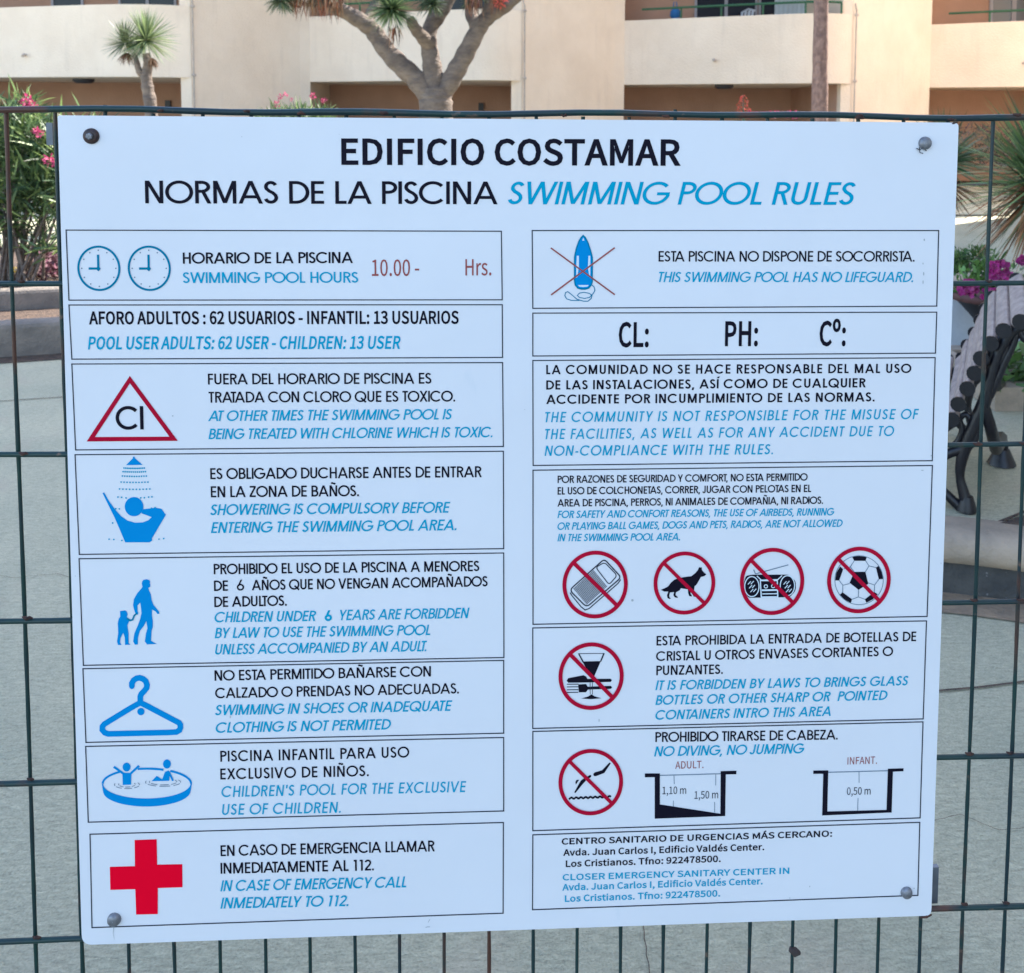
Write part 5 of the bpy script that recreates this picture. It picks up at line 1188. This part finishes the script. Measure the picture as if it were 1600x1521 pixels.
def AD(x, y, dy=0): return at(x, y, Yd+dy)
bush('oleander', 'low oleander with pink flowers peeping over the fence left of the big tree',
     [(AD(450, 196), .26, 420, (1.6, .8, .9)), (AD(480, 190), .25, 360, (1.5, .8, .9)), (AD(425, 195), .20, 220, (1.4, .8, .9)), (AD(460, 240), .4, 300, (1.2, .8, .8)), (AD(505, 190), .16, 120, (1.3, .8, .9))],
     ((1.1, 1.2, .9), (.7, .9, .7), (1.7, 1.6, 1.2)), .13, .022, M['leaf'],
     flowers=[(AD(433, 163, -.2), .038), (AD(438, 152, -.2), .032), (AD(489, 150, -.2), .036), (AD(506, 157, -.2), .032), (AD(447, 148, -.2), .03), (AD(455, 156, -.1), .02)], fm='pink')
def AP(x, y): return at(x, y, 10.5)
t = thing('flowering_succulent', Vector((AP(1162, 180).x, 10.5, 0)), 'slim plant with a loose spike of coral flowers just above the fence', 'plant')
mb = MB(); c0 = AP(1162, 178)
mb.tube([Vector((c0.x, 10.5, 0)), c0+Vector((0, 0, -.2)), AP(1161, 148)], [.02, .014, .006], 6)
for k in range(26): blade(mb, c0+Vector((0, 0, -.3)), (random.uniform(-1, 1), random.uniform(-1, 1), .7), .34, .03, .3, (1, 1, 1), 3)
mb.build('stem', M['leafd'], t)
mb = MB()
for k in range(64):
    v = random.random(); yy = 150+26*v; flower(mb, AP(1161+random.uniform(-1, 1)*(3+12*v), yy), .01, 2, .022)
tag(mb.build('flower_spike', M['redp'], t), kind='stuff')
mb = MB()
for k in range(90): flower(mb, AP(1205+random.uniform(-40, 45), 178+random.uniform(-2, 5)), .012, 2, .035)
single('low_flowers', mb, M['pink'], 'line of low pink blossom tips along the fence top at right', 'flowers')['kind'] = 'stuff'

# left planter: outer kerb and inner raised wall, both curving
def wallband(name, pts, th, z0, z1, m_, parent, coping=None):
    mb = MB()
    P_ = [Vector((p.x, p.y, 0)) for p in pts]; B_ = []
    for k, p in enumerate(P_):
        a, b = P_[max(k-1, 0)], P_[min(k+1, len(P_)-1)]
        d = (b-a).normalized(); B_.append(p+Vector((-d.y, d.x, 0))*th)
    up = lambda L, z: [Vector((p.x, p.y, z)) for p in L]
    r_ = .03
    F1 = [p+(q-p).normalized()*r_ for p, q in zip(P_, B_)]; F2 = [q-(q-p).normalized()*r_ for p, q in zip(P_, B_)]
    mb.quadgrid([up(P_, z0), up(P_, z1-r_), up([p*.7+q*.3 for p, q in zip(P_, F1)], z1-r_*.35), up(F1, z1), up(F2, z1), up([p*.7+q*.3 for p, q in zip(B_, F2)], z1-r_*.35), up(B_, z1-r_), up(B_, z0)][::-1], False, smooth=False)
    return mb.build(name, m_, parent)
def q2(P_, n=10):   # quadratic through three ground points
    a, b, c = P_; out = []
    for k in range(n+1):
        t_ = k/n*2; out.append(a*((t_-1)*(t_-2)/2)+b*(-t_*(t_-2))+c*(t_*(t_-1)/2))
    return out
lp = thing('planter', gp(40, 556), 'low curved rendered planter with two stepped walls at left', 'planter')
outer_l = q2([gp(-330, 575), gp(0, 560), gp(330, 535)])
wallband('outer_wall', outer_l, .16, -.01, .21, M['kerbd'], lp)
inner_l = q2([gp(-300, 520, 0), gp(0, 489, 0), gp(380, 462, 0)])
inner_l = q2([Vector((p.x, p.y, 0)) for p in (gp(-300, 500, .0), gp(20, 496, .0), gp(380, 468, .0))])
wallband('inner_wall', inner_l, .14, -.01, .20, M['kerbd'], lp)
mb = MB(); back_ = [Vector((p.x-.3, p.y+3.2, .12)) for p in inner_l]
mb.quadgrid([[Vector((p.x, p.y+.1, .12)) for p in inner_l], back_], False, smooth=False); mb.build('soil', M['soil'], lp)
mb = MB(); mb.quadgrid([[Vector((p.x, p.y+.1, .05)) for p in outer_l], [Vector((p.x, p.y+.01, .05)) for p in inner_l]], False, smooth=False); mb.build('soil', M['soil'], lp)
mb = MB(); mb.quadgrid([[Vector((p.x, p.y-.16, .0045)) for p in outer_l], [Vector((p.x, p.y+.01, .0045)) for p in outer_l]], False, smooth=False)
struct('dirt_strip', mb, M['soil'])
mb = MB()
for k in range(900):
    x_, y_ = random.uniform(40, 130), random.uniform(408, 442)
    p = gp(x_, y_, .14); s_ = random.uniform(.5, 1.6)
    blade(mb, p+Vector((0, 0, random.uniform(0, .10))), (random.uniform(-1, 1), random.uniform(-1, 1), random.uniform(.1, 1)), .06, .035, .2, (s_, s_*random.uniform(.7, 1.6), s_), 2, random.uniform(-1, 1))
single('purple_ground_cover', mb, M['purple'], 'purple leaved ground cover on the soil of the left planter', 'plant')['kind'] = 'stuff'
t = thing('yellow_bush', gp(18, 440, .12), 'small yellow flowering clump at the edge of the left planter', 'plant')
mb = MB()
for k in range(46): flower(mb, at(random.uniform(-30, 32), random.uniform(422, 436), 7.3), .03, 5, .035)
mb.build('flower', M['yellow'], t)
mb = MB(); leafy(mb, at(10, 437, 7.35), .16, 160, .07, .02, ((1.4, 1.5, .9), (1, 1.2, .8)), (2, .6, .5)); mb.build('foliage', M['leaf'], t)
t = thing('bamboo_hoop', at(40, 440, 7.0), 'thin tan hoop stuck in the soil of the left planter', 'hoop')
mb = MB(); mb.tube([at(24+16*math.cos(a_)+17, 434-16*math.sin(a_), 7.0) for a_ in [PI*k/12 for k in range(13)]], .014, 6); mb.build('hoop', mat('tan_cane', (.38, .24, .12), .7, var=.3), t)

# ================================================================ right: terrace, bench, pots, yucca
TZ = .19
rp_ = q2([gp(1330, 921), gp(1476, 928), gp(1640, 951)])
dirv = (rp_[-1]-rp_[-2]).normalized()
rp_ = [Vector((.78, 2.3, 0)), Vector((.80, 2.02, 0))]+rp_+[rp_[-1]+dirv*k for k in (.6, 1.2, 2.0, 3.2)]
ter = thing('raised_kerb', gp(1540, 935), 'rounded concrete kerb with dark speckled face in front of the bench', 'kerb')
mb = MB()
prof = [(0, -.01), (0, .10), (.002, TZ-.085), (-.018, TZ-.080), (-.026, TZ-.05), (-.02, TZ-.018), (.004, TZ+.002), (.05, TZ+.008), (.10, TZ+.006), (.16, TZ)]
def off(P_, d):
    out = []
    for k, p in enumerate(P_):
        a, b = P_[max(k-1, 0)], P_[min(k+1, len(P_)-1)]; t_ = (b-a).normalized(); out.append(p+Vector((-t_.y, t_.x, 0))*d)
    return out
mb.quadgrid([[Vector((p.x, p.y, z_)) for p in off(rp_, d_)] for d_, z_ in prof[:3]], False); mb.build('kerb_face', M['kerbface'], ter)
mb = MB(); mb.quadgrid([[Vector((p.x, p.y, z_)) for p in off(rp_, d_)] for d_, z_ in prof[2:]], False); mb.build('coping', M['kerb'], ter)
ob = off(rp_, .155)
mb = MB(); mb.quadgrid([[Vector((p.x, p.y, TZ-.004)) for p in ob], [Vector((p.x+.4, 9.2, TZ-.004)) for p in ob]], False, smooth=False); struct('terrace', mb, M['concrete'])
mb = MB(); mb.quadgrid([[Vector((p.x, 9.2, z_)) for p in off(rp_, .155)] for z_ in (-.01, TZ-.004)], False, smooth=False); 
mb = MB(); mb.face([gp(1536, 826, TZ+.002), gp(1640, 838, TZ+.002), gp(1640, 790, TZ+.002), gp(1606, 803, TZ+.002)]); struct('soil_patch', mb, M['soil'])
mb = MB()
def groove2(pts, w=.006):
    for a, b in zip(pts, pts[1:]):
        d = (b-a).normalized(); n_ = Vector((-d.y, d.x, 0))*w/2
        mb.face([(p.x, p.y, TZ) for p in (a-n_, b-n_, b+n_, a+n_)])
groove2([gp(1530, 826, TZ), gp(1570, 812, TZ), gp(1640, 783, TZ)], .012)
struct('terrace_joint', mb, M['soil'])
rp2 = off(rp_, -.13)
mb = MB(); mb.quadgrid([[Vector((p.x, p.y, .0045)) for p in rp2], [Vector((p.x, p.y, .0045)) for p in off(rp_, .01)]], False, smooth=False); struct('dirt_strip', mb, M['tandirt'])

F1, F2 = gp(1510, 798, TZ), gp(1565, 725, TZ)
ax = ray(1562, 187); ax.z = 0; ax.normalize(); LB = .84; nn = Vector((-ax.y, ax.x, 0))
bench = thing('bench', F1, 'small bench with dark cast iron ends and grey wooden slats on the terrace', 'bench')
def BP(x, y): return onp(x, y, F1, ax)
ends = [(1594, 500), (1568, 514), (1548, 534), (1533, 557), (1523, 580), (1512, 604), (1498, 628), (1488, 652)]
ends3 = [BP(*e) for e in ends]
seat3 = [ends3[-1]+nn*(.055*k)+Vector((0, 0, -.012 if k == 1 else -.018+.001*k)) for k in range(1, 8)]
alls = ends3+seat3
for k, p in enumerate(alls):
    a, b = alls[max(k-1, 0)], alls[min(k+1, len(alls)-1)]
    tdir = (b-a).normalized(); nrm = ax.cross(tdir).normalized()
    hw = (.026 if k else .030)
    mb = MB(); rows = []
    for s_, dd in ((-.03, .85), (-.022, 1), (LB+.022, 1), (LB+.03, .85)):
        rows.append([p+ax*s_+tdir*(math.copysign(abs(math.cos(a_))**.5, math.cos(a_))*hw*dd)+nrm*(math.copysign(abs(math.sin(a_))**.7, math.sin(a_))*.014*dd) for a_ in [2*PI*j/12 for j in range(12)]])
    mb.quadgrid(rows, True, smooth=False); mb.face(rows[0][::-1]); mb.face(rows[-1]); sl_ = mb.build('slat', M['slat'], bench)
    for s_ in (-.034, LB+.028):
        mb = MB(); mb.tube([p+ax*s_, p+ax*(s_+.008)], [.0255, .0255], 12); mb.build('slat_end_cap', M['dark'], sl_)
def SH(pts, d): return [p+ax*d for p in pts]
profs = [
 ([(1512, 800), (1507, 775), (1500, 745), (1503, 715), (1512, 690), (1524, 660), (1538, 628), (1548, 590), (1560, 552), (1580, 522), (1602, 508), (1625, 505)], [.026, .02, .015, .02, .022, .023, .022, .02, .018, .017, .018, .018]),
 ([(1532, 640), (1546, 620), (1560, 590), (1572, 562), (1583, 540), (1588, 520), (1578, 512)], [.012, .013, .013, .012, .011, .011, .012]),
 ([(1545, 585), (1548, 555), (1560, 530), (1572, 528), (1572, 548), (1560, 570), (1548, 590)], [.010]*7),
 ([(1590, 510), (1600, 530), (1612, 532), (1618, 520), (1610, 512)], [.012]*5),
 ([(1510, 800), (1495, 788), (1478, 772), (1460, 757), (1440, 750)], [.020, .017, .016, .015, .014]),
 ([(1440, 735), (1462, 720), (1485, 708), (1503, 702), (1520, 690), (1527, 672)], [.014, .015, .016, .017, .016, .014]),
 ([(1484, 700), (1496, 690), (1503, 672), (1500, 655), (1510, 648), (1518, 662), (1512, 684), (1503, 700)], [.010]*8),
 ([(1460, 721), (1462, 690), (1480, 668), (1500, 657)], [.014, .013, .013, .014]),
]
mirror_front = [(BP(1512, 800)+nn*.46), (BP(1507, 775)+nn*.44), (BP(1503, 715)+nn*.42), (BP(1503, 690)+nn*.42)]
for d_ in (0, LB):
    mb = MB()
    for pts, rr in profs:
        P_ = SH([BP(*q) for q in pts], d_); out = []; r2 = []
        for i_ in range(len(P_)-1):
            a, b, c, e = P_[max(i_-1, 0)], P_[i_], P_[i_+1], P_[min(i_+2, len(P_)-1)]
            for k in range(4):
                t_ = k/4; out.append(.5*((2*b)+(c-a)*t_+(2*a-5*b+4*c-e)*t_*t_+(-a+3*b-3*c+e)*t_**3)); r2.append(rr[i_]+(rr[i_+1]-rr[i_])*t_)
        out.append(P_[-1]); r2.append(rr[-1]); mb.tube(out, r2, 8)
    c = F1+ax*d_
    for f_ in (c, c+nn*.46):
        mb.tube([f_+Vector((0, 0, 0)), f_+Vector((0, 0, .012)), f_+Vector((0, 0, .05))], [.034, .032, .02], 10)
    mb.build('iron_end_frame', M['dark'], bench)
    mb = MB(); mb.tube([p_+ax*d_ for p_ in (BP(1536, 628), BP(1546, 662), BP(1552, 690)+(F2-BP(1552, 690))*.3, F2+Vector((-.008, 0, .10)), F2)], [.018, .02, .022, .026, .03], 8); mb.tube([F2+ax*d_, F2+ax*d_+Vector((0, 0, .012)), F2+ax*d_+Vector((0, 0, .06))], [.052, .048, .026], 10); mb.build('rear_leg', M['dark'], bench)
    mb = MB(); mb.tube(SH(mirror_front, d_), [.026, .018, .016, .016], 8); mb.build('leg', M['dark'], bench)

# low white wall and the dark planter wall behind the bench
Yw = 4.12
ww = thing('low_white_wall', at(1530, 560, Yw), 'low white rendered wall behind the bench slats', 'wall')
a, b = at(1400, 447, Yw), at(1900, 440, Yw)
mb = MB(); mb.box(a.x, b.x, Yw, Yw+.22, TZ-.003, a.z); mb.build('wall', M['whitewall'], ww)
mb = MB(); mb.box(a.x-.02, b.x+.02, Yw-.02, Yw+.24, a.z+.001, a.z+.03); mb.build('coping', M['kerb'], ww)
Yk = 3.0
kp = thing('bench_planter', at(1600, 680, Yk), 'dark rendered planter with leafy green plants behind the bench', 'planter')
a = at(1556, 606, Yk)
mb = MB(); mb.box(a.x, a.x+2.4, Yk, Yk+.10, TZ-.003, a.z); mb.box(a.x, a.x+.10, Yk+.1, Yk+.8, TZ-.003, a.z); mb.box(a.x+.1, a.x+2.3, Yk+.7, Yk+.8, TZ-.003, a.z-.001); mb.box(a.x+2.3, a.x+2.4, Yk+.1, Yk+.8, TZ-.003, a.z); mb.build('wall', M['kerb'], kp)
mb = MB(); mb.box(a.x+.101, a.x+2.299, Yk+.101, Yk+.699, TZ-.003, a.z-.05); mb.build('soil', M['soil'], kp)
t = thing('leafy_plant', (a.x+.4, Yk+.3, a.z-.05), 'low broad-leaved green plant in the planter behind the bench', 'plant')
mb = MB()
for k in range(230):
    p = at(random.uniform(1548, 1680), random.uniform(535, 604), Yk+random.uniform(.02, .4)); s_ = random.uniform(.4, 1.7)
    blade(mb, p, (random.uniform(-1, 1), random.uniform(-1, .4), random.uniform(-.3, 1)), random.uniform(.07, .13), .055, .5, (s_, s_*1.25, s_*.7), 3, random.uniform(-1, 1))
mb.build('foliage', M['leaf'], t)['kind'] = 'stuff'
# conical bowl with petunias
Yp = 3.85
c = at(1548, 458, Yp)
t = thing('flower_bowl', Vector((c.x, Yp, TZ)), 'dark conical flower bowl on a thin stand beside the board', 'flower pot')
R_ = abs(at(1490, 458, Yp).x-c.x)
mb = MB(); ng = 24
mb.quadgrid([[Vector((c.x+q*math.cos(2*PI*k/ng), Yp+q*math.sin(2*PI*k/ng), z_)) for k in range(ng)] for q, z_ in ((R_*.93, c.z-.03), (R_*.55, c.z-.11), (R_*.12, c.z-.215), (.002, c.z-.22))], True); mb.build('cone', M['liner'], t)
mb = MB(); mb.quadgrid([[Vector((c.x+q*math.cos(2*PI*k/ng), Yp+q*math.sin(2*PI*k/ng), z_)) for k in range(ng)] for q, z_ in ((R_*.93, c.z-.035), (R_*1.02, c.z-.034), (R_*1.03, c.z+.006), (R_*.95, c.z+.008), (R_*.9, c.z-.02), (.002, c.z-.02))], True); mb.build('rim', M['terracotta'], t)
mb = MB()
for k in range(3):
    a_ = 2*PI*k/3+.4; mb.tube([(c.x+.03*math.cos(a_), Yp+.03*math.sin(a_), c.z-.2), (c.x+.14*math.cos(a_), Yp+.14*math.sin(a_), TZ)], .008, 6)
mb.build('stand', M['dark'], t)
t = thing('petunia', Vector((c.x, Yp, c.z)), 'magenta petunias spilling over the dark conical bowl', 'flowers')
mb = MB()
for (x_, y_, n_) in ((1512, 440, 60), (1560, 445, 60), (1545, 420, 90), (1520, 448, 30), (1580, 428, 40)):
    leafy(mb, at(x_, y_, Yp-.05), .10, n_, .06, .03, ((1.3, 1.7, .8), (.8, 1.1, .6)), (1, 1, .7))
mb.build('foliage', M['leaf'], t)
def petunia(px, py, r):
    mb = MB(); cc = at(px, py, Yp-.2); 
    for k in range(int(r*1300)):
        v = Vector((random.uniform(-1, 1), 0, random.uniform(-.8, .8)))
        if v.length > 1: continue
        p = cc+v*r+Vector((0, random.uniform(-.03, .03), 0)); nv = Vector((random.uniform(-.6, .6), -1, random.uniform(-.4, .6))).normalized(); u = nv.orthogonal().normalized(); v2 = nv.cross(u)
        rad = random.uniform(.010, .016)*1.25; s_ = random.uniform(.5, 1.7)
        ring = [p+(u*math.cos(2*PI*j/10)+v2*math.sin(2*PI*j/10))*rad*(1.0 if j % 2 else .78)-nv*(-.004) for j in range(10)]
        for j in range(10): mb.face([p-nv*.006, ring[j], ring[(j+1) % 10]], (s_, s_*random.uniform(.6, 2.5), s_), True)
    return mb
for (x_, y_, r_) in ((1560, 424, .062), (1512, 450, .046), (1547, 460, .036), (1600, 407, .022)):
    petunia(x_, y_, r_).build('flower_head', M['magenta'], t)

# small green bush behind the bowl
Yg = 5.6
bush('green_bush', 'small bright green bush just above the flower bowl', [(at(1500, 412, Yg), .16, 420, (1.1, .8, .8)), (at(1530, 405, Yg), .13, 260, (1, .8, .8)), (at(1475, 415, Yg), .15, 200, (1, .8, .8))], ((1.0, 1.3, .7), (.7, 1.0, .6), (1.5, 1.7, .9)), .05, .018, M['leaf'])

# yucca / palm-like plant at right
Yy = 5.2
hc = at(1628, 288, Yy)
t = thing('yucca', Vector((hc.x, Yy, 0)), 'large spiky yucca with long green blades and browning lower leaves at the right edge', 'plant')
limb('trunk', [Vector((hc.x, Yy, -.02)), Vector((hc.x+.02, Yy, .5)), hc], [.10, .08, .06], M['palmbark'], t, 12, .08)
for k in range(380):
    a = random.uniform(0, 2*PI) if k % 2 else random.uniform(2.2, 4.2); el = random.uniform(-.85, 1.3)
    d = Vector((math.cos(a)*math.cos(el), math.sin(a)*math.cos(el)*.8, math.sin(el)))
    low_ = el < -.25
    s_ = random.uniform(.6, 1.5)
    cc = random.choice(((1.1, 1.2, 1.0), (.7, .9, .8), (2.1, 2.2, 1.4), (2.9, 2.8, 1.9), (1.7, 1.9, 1.2))) if not low_ else random.choice(((1.6, 1.4, 1.0), (1.0, .9, .7), (1.3, 1.0, .8)))
    mb = MB(); blade(mb, hc+Vector((0, 0, random.uniform(-.1, .1))), d, random.uniform(.50, .70), .024, random.uniform(.05, .35), tuple(q*s_ for q in cc), 4, random.uniform(-.6, .6))
    mb.build('leaf', M['dry'] if (low_ and random.random() < .75) else M['leafd'], t)
h2 = at(1474, 256, Yy+1.2)
t = thing('yucca', Vector((h2.x, Yy+1.2, 0)), 'smaller dark green spiky plant partly hidden by the right edge of the board', 'plant')
limb('trunk', [Vector((h2.x, Yy+1.2, -.02)), Vector((h2.x, Yy+1.2, .6)), h2], [.08, .07, .05], M['palmbark'], t, 12, .08)
mb = MB(); rosette(mb, h2, .46, 360, .020, droop=.2, cols=((.7, 1.1, .8), (1.1, 1.4, 1.1), (.5, .8, .6), (1.6, 1.8, 1.4)), low=-.5); mb.build('leaf_rosette', M['leafd'], t)
mb = MB(); rosette(mb, h2+Vector((0, 0, -.15)), .4, 110, .02, droop=.4, cols=((1, 1, 1), (1.4, 1.3, 1.1), (.6, .6, .5)), low=-1.0, spread=.4); mb.build('dry_leaves', M['dry'], t)
# dark clipped hedge in front of the building at right
Yh = 15.5
mb = MB()
for k in range(1500):
    p = at(random.uniform(1440, 1700), random.uniform(198, 262), Yh+random.uniform(0, .6)); s_ = random.uniform(.4, 1.8)
    blade(mb, p, (random.uniform(-1, 1), random.uniform(-1, 1), random.uniform(-.2, 1)), .16, .04, .2, (s_, s_, s_), 2, random.uniform(-1, 1))
t = single('dark_hedge', mb, M['hedge'], 'dark purplish hedge below the right-hand balcony', 'hedge'); t['kind'] = 'stuff'
# low sunlit garden wall beyond the yucca
Yq = 13.3
t = thing('garden_wall', at(1530, 370, Yq), 'low pale garden wall in the sun beyond the spiky plants', 'wall')
a = at(1440, 352, Yq); b = at(1760, 347, Yq)
mb = MB(); mb.box(a.x, b.x, Yq, Yq+.2, 0, a.z); mb.build('wall', M['plaster'], t)
mb = MB(); mb.box(a.x-.02, b.x+.02, Yq-.03, Yq+.23, a.z+.001, a.z+.05); mb.build('coping', M['kerb'], t)
t = thing('lawn_hedge', at(40, 300, 14.2), 'green hedge strip beyond the left oleander', 'hedge')
mb = MB()
for k in range(1300):
    p = at(random.uniform(-120, 130), random.uniform(215, 300), 14.2+random.uniform(0, .6)); s_ = random.uniform(.4, 1.8)
    blade(mb, p, (random.uniform(-1, 1), random.uniform(-1, 1), random.uniform(-.2, 1)), .2, .06, .2, (s_, s_*1.2, s_*.7), 2, random.uniform(-1, 1))
mb.build('foliage', M['leaf'], t)['kind'] = 'stuff'
# pebble on the pavement
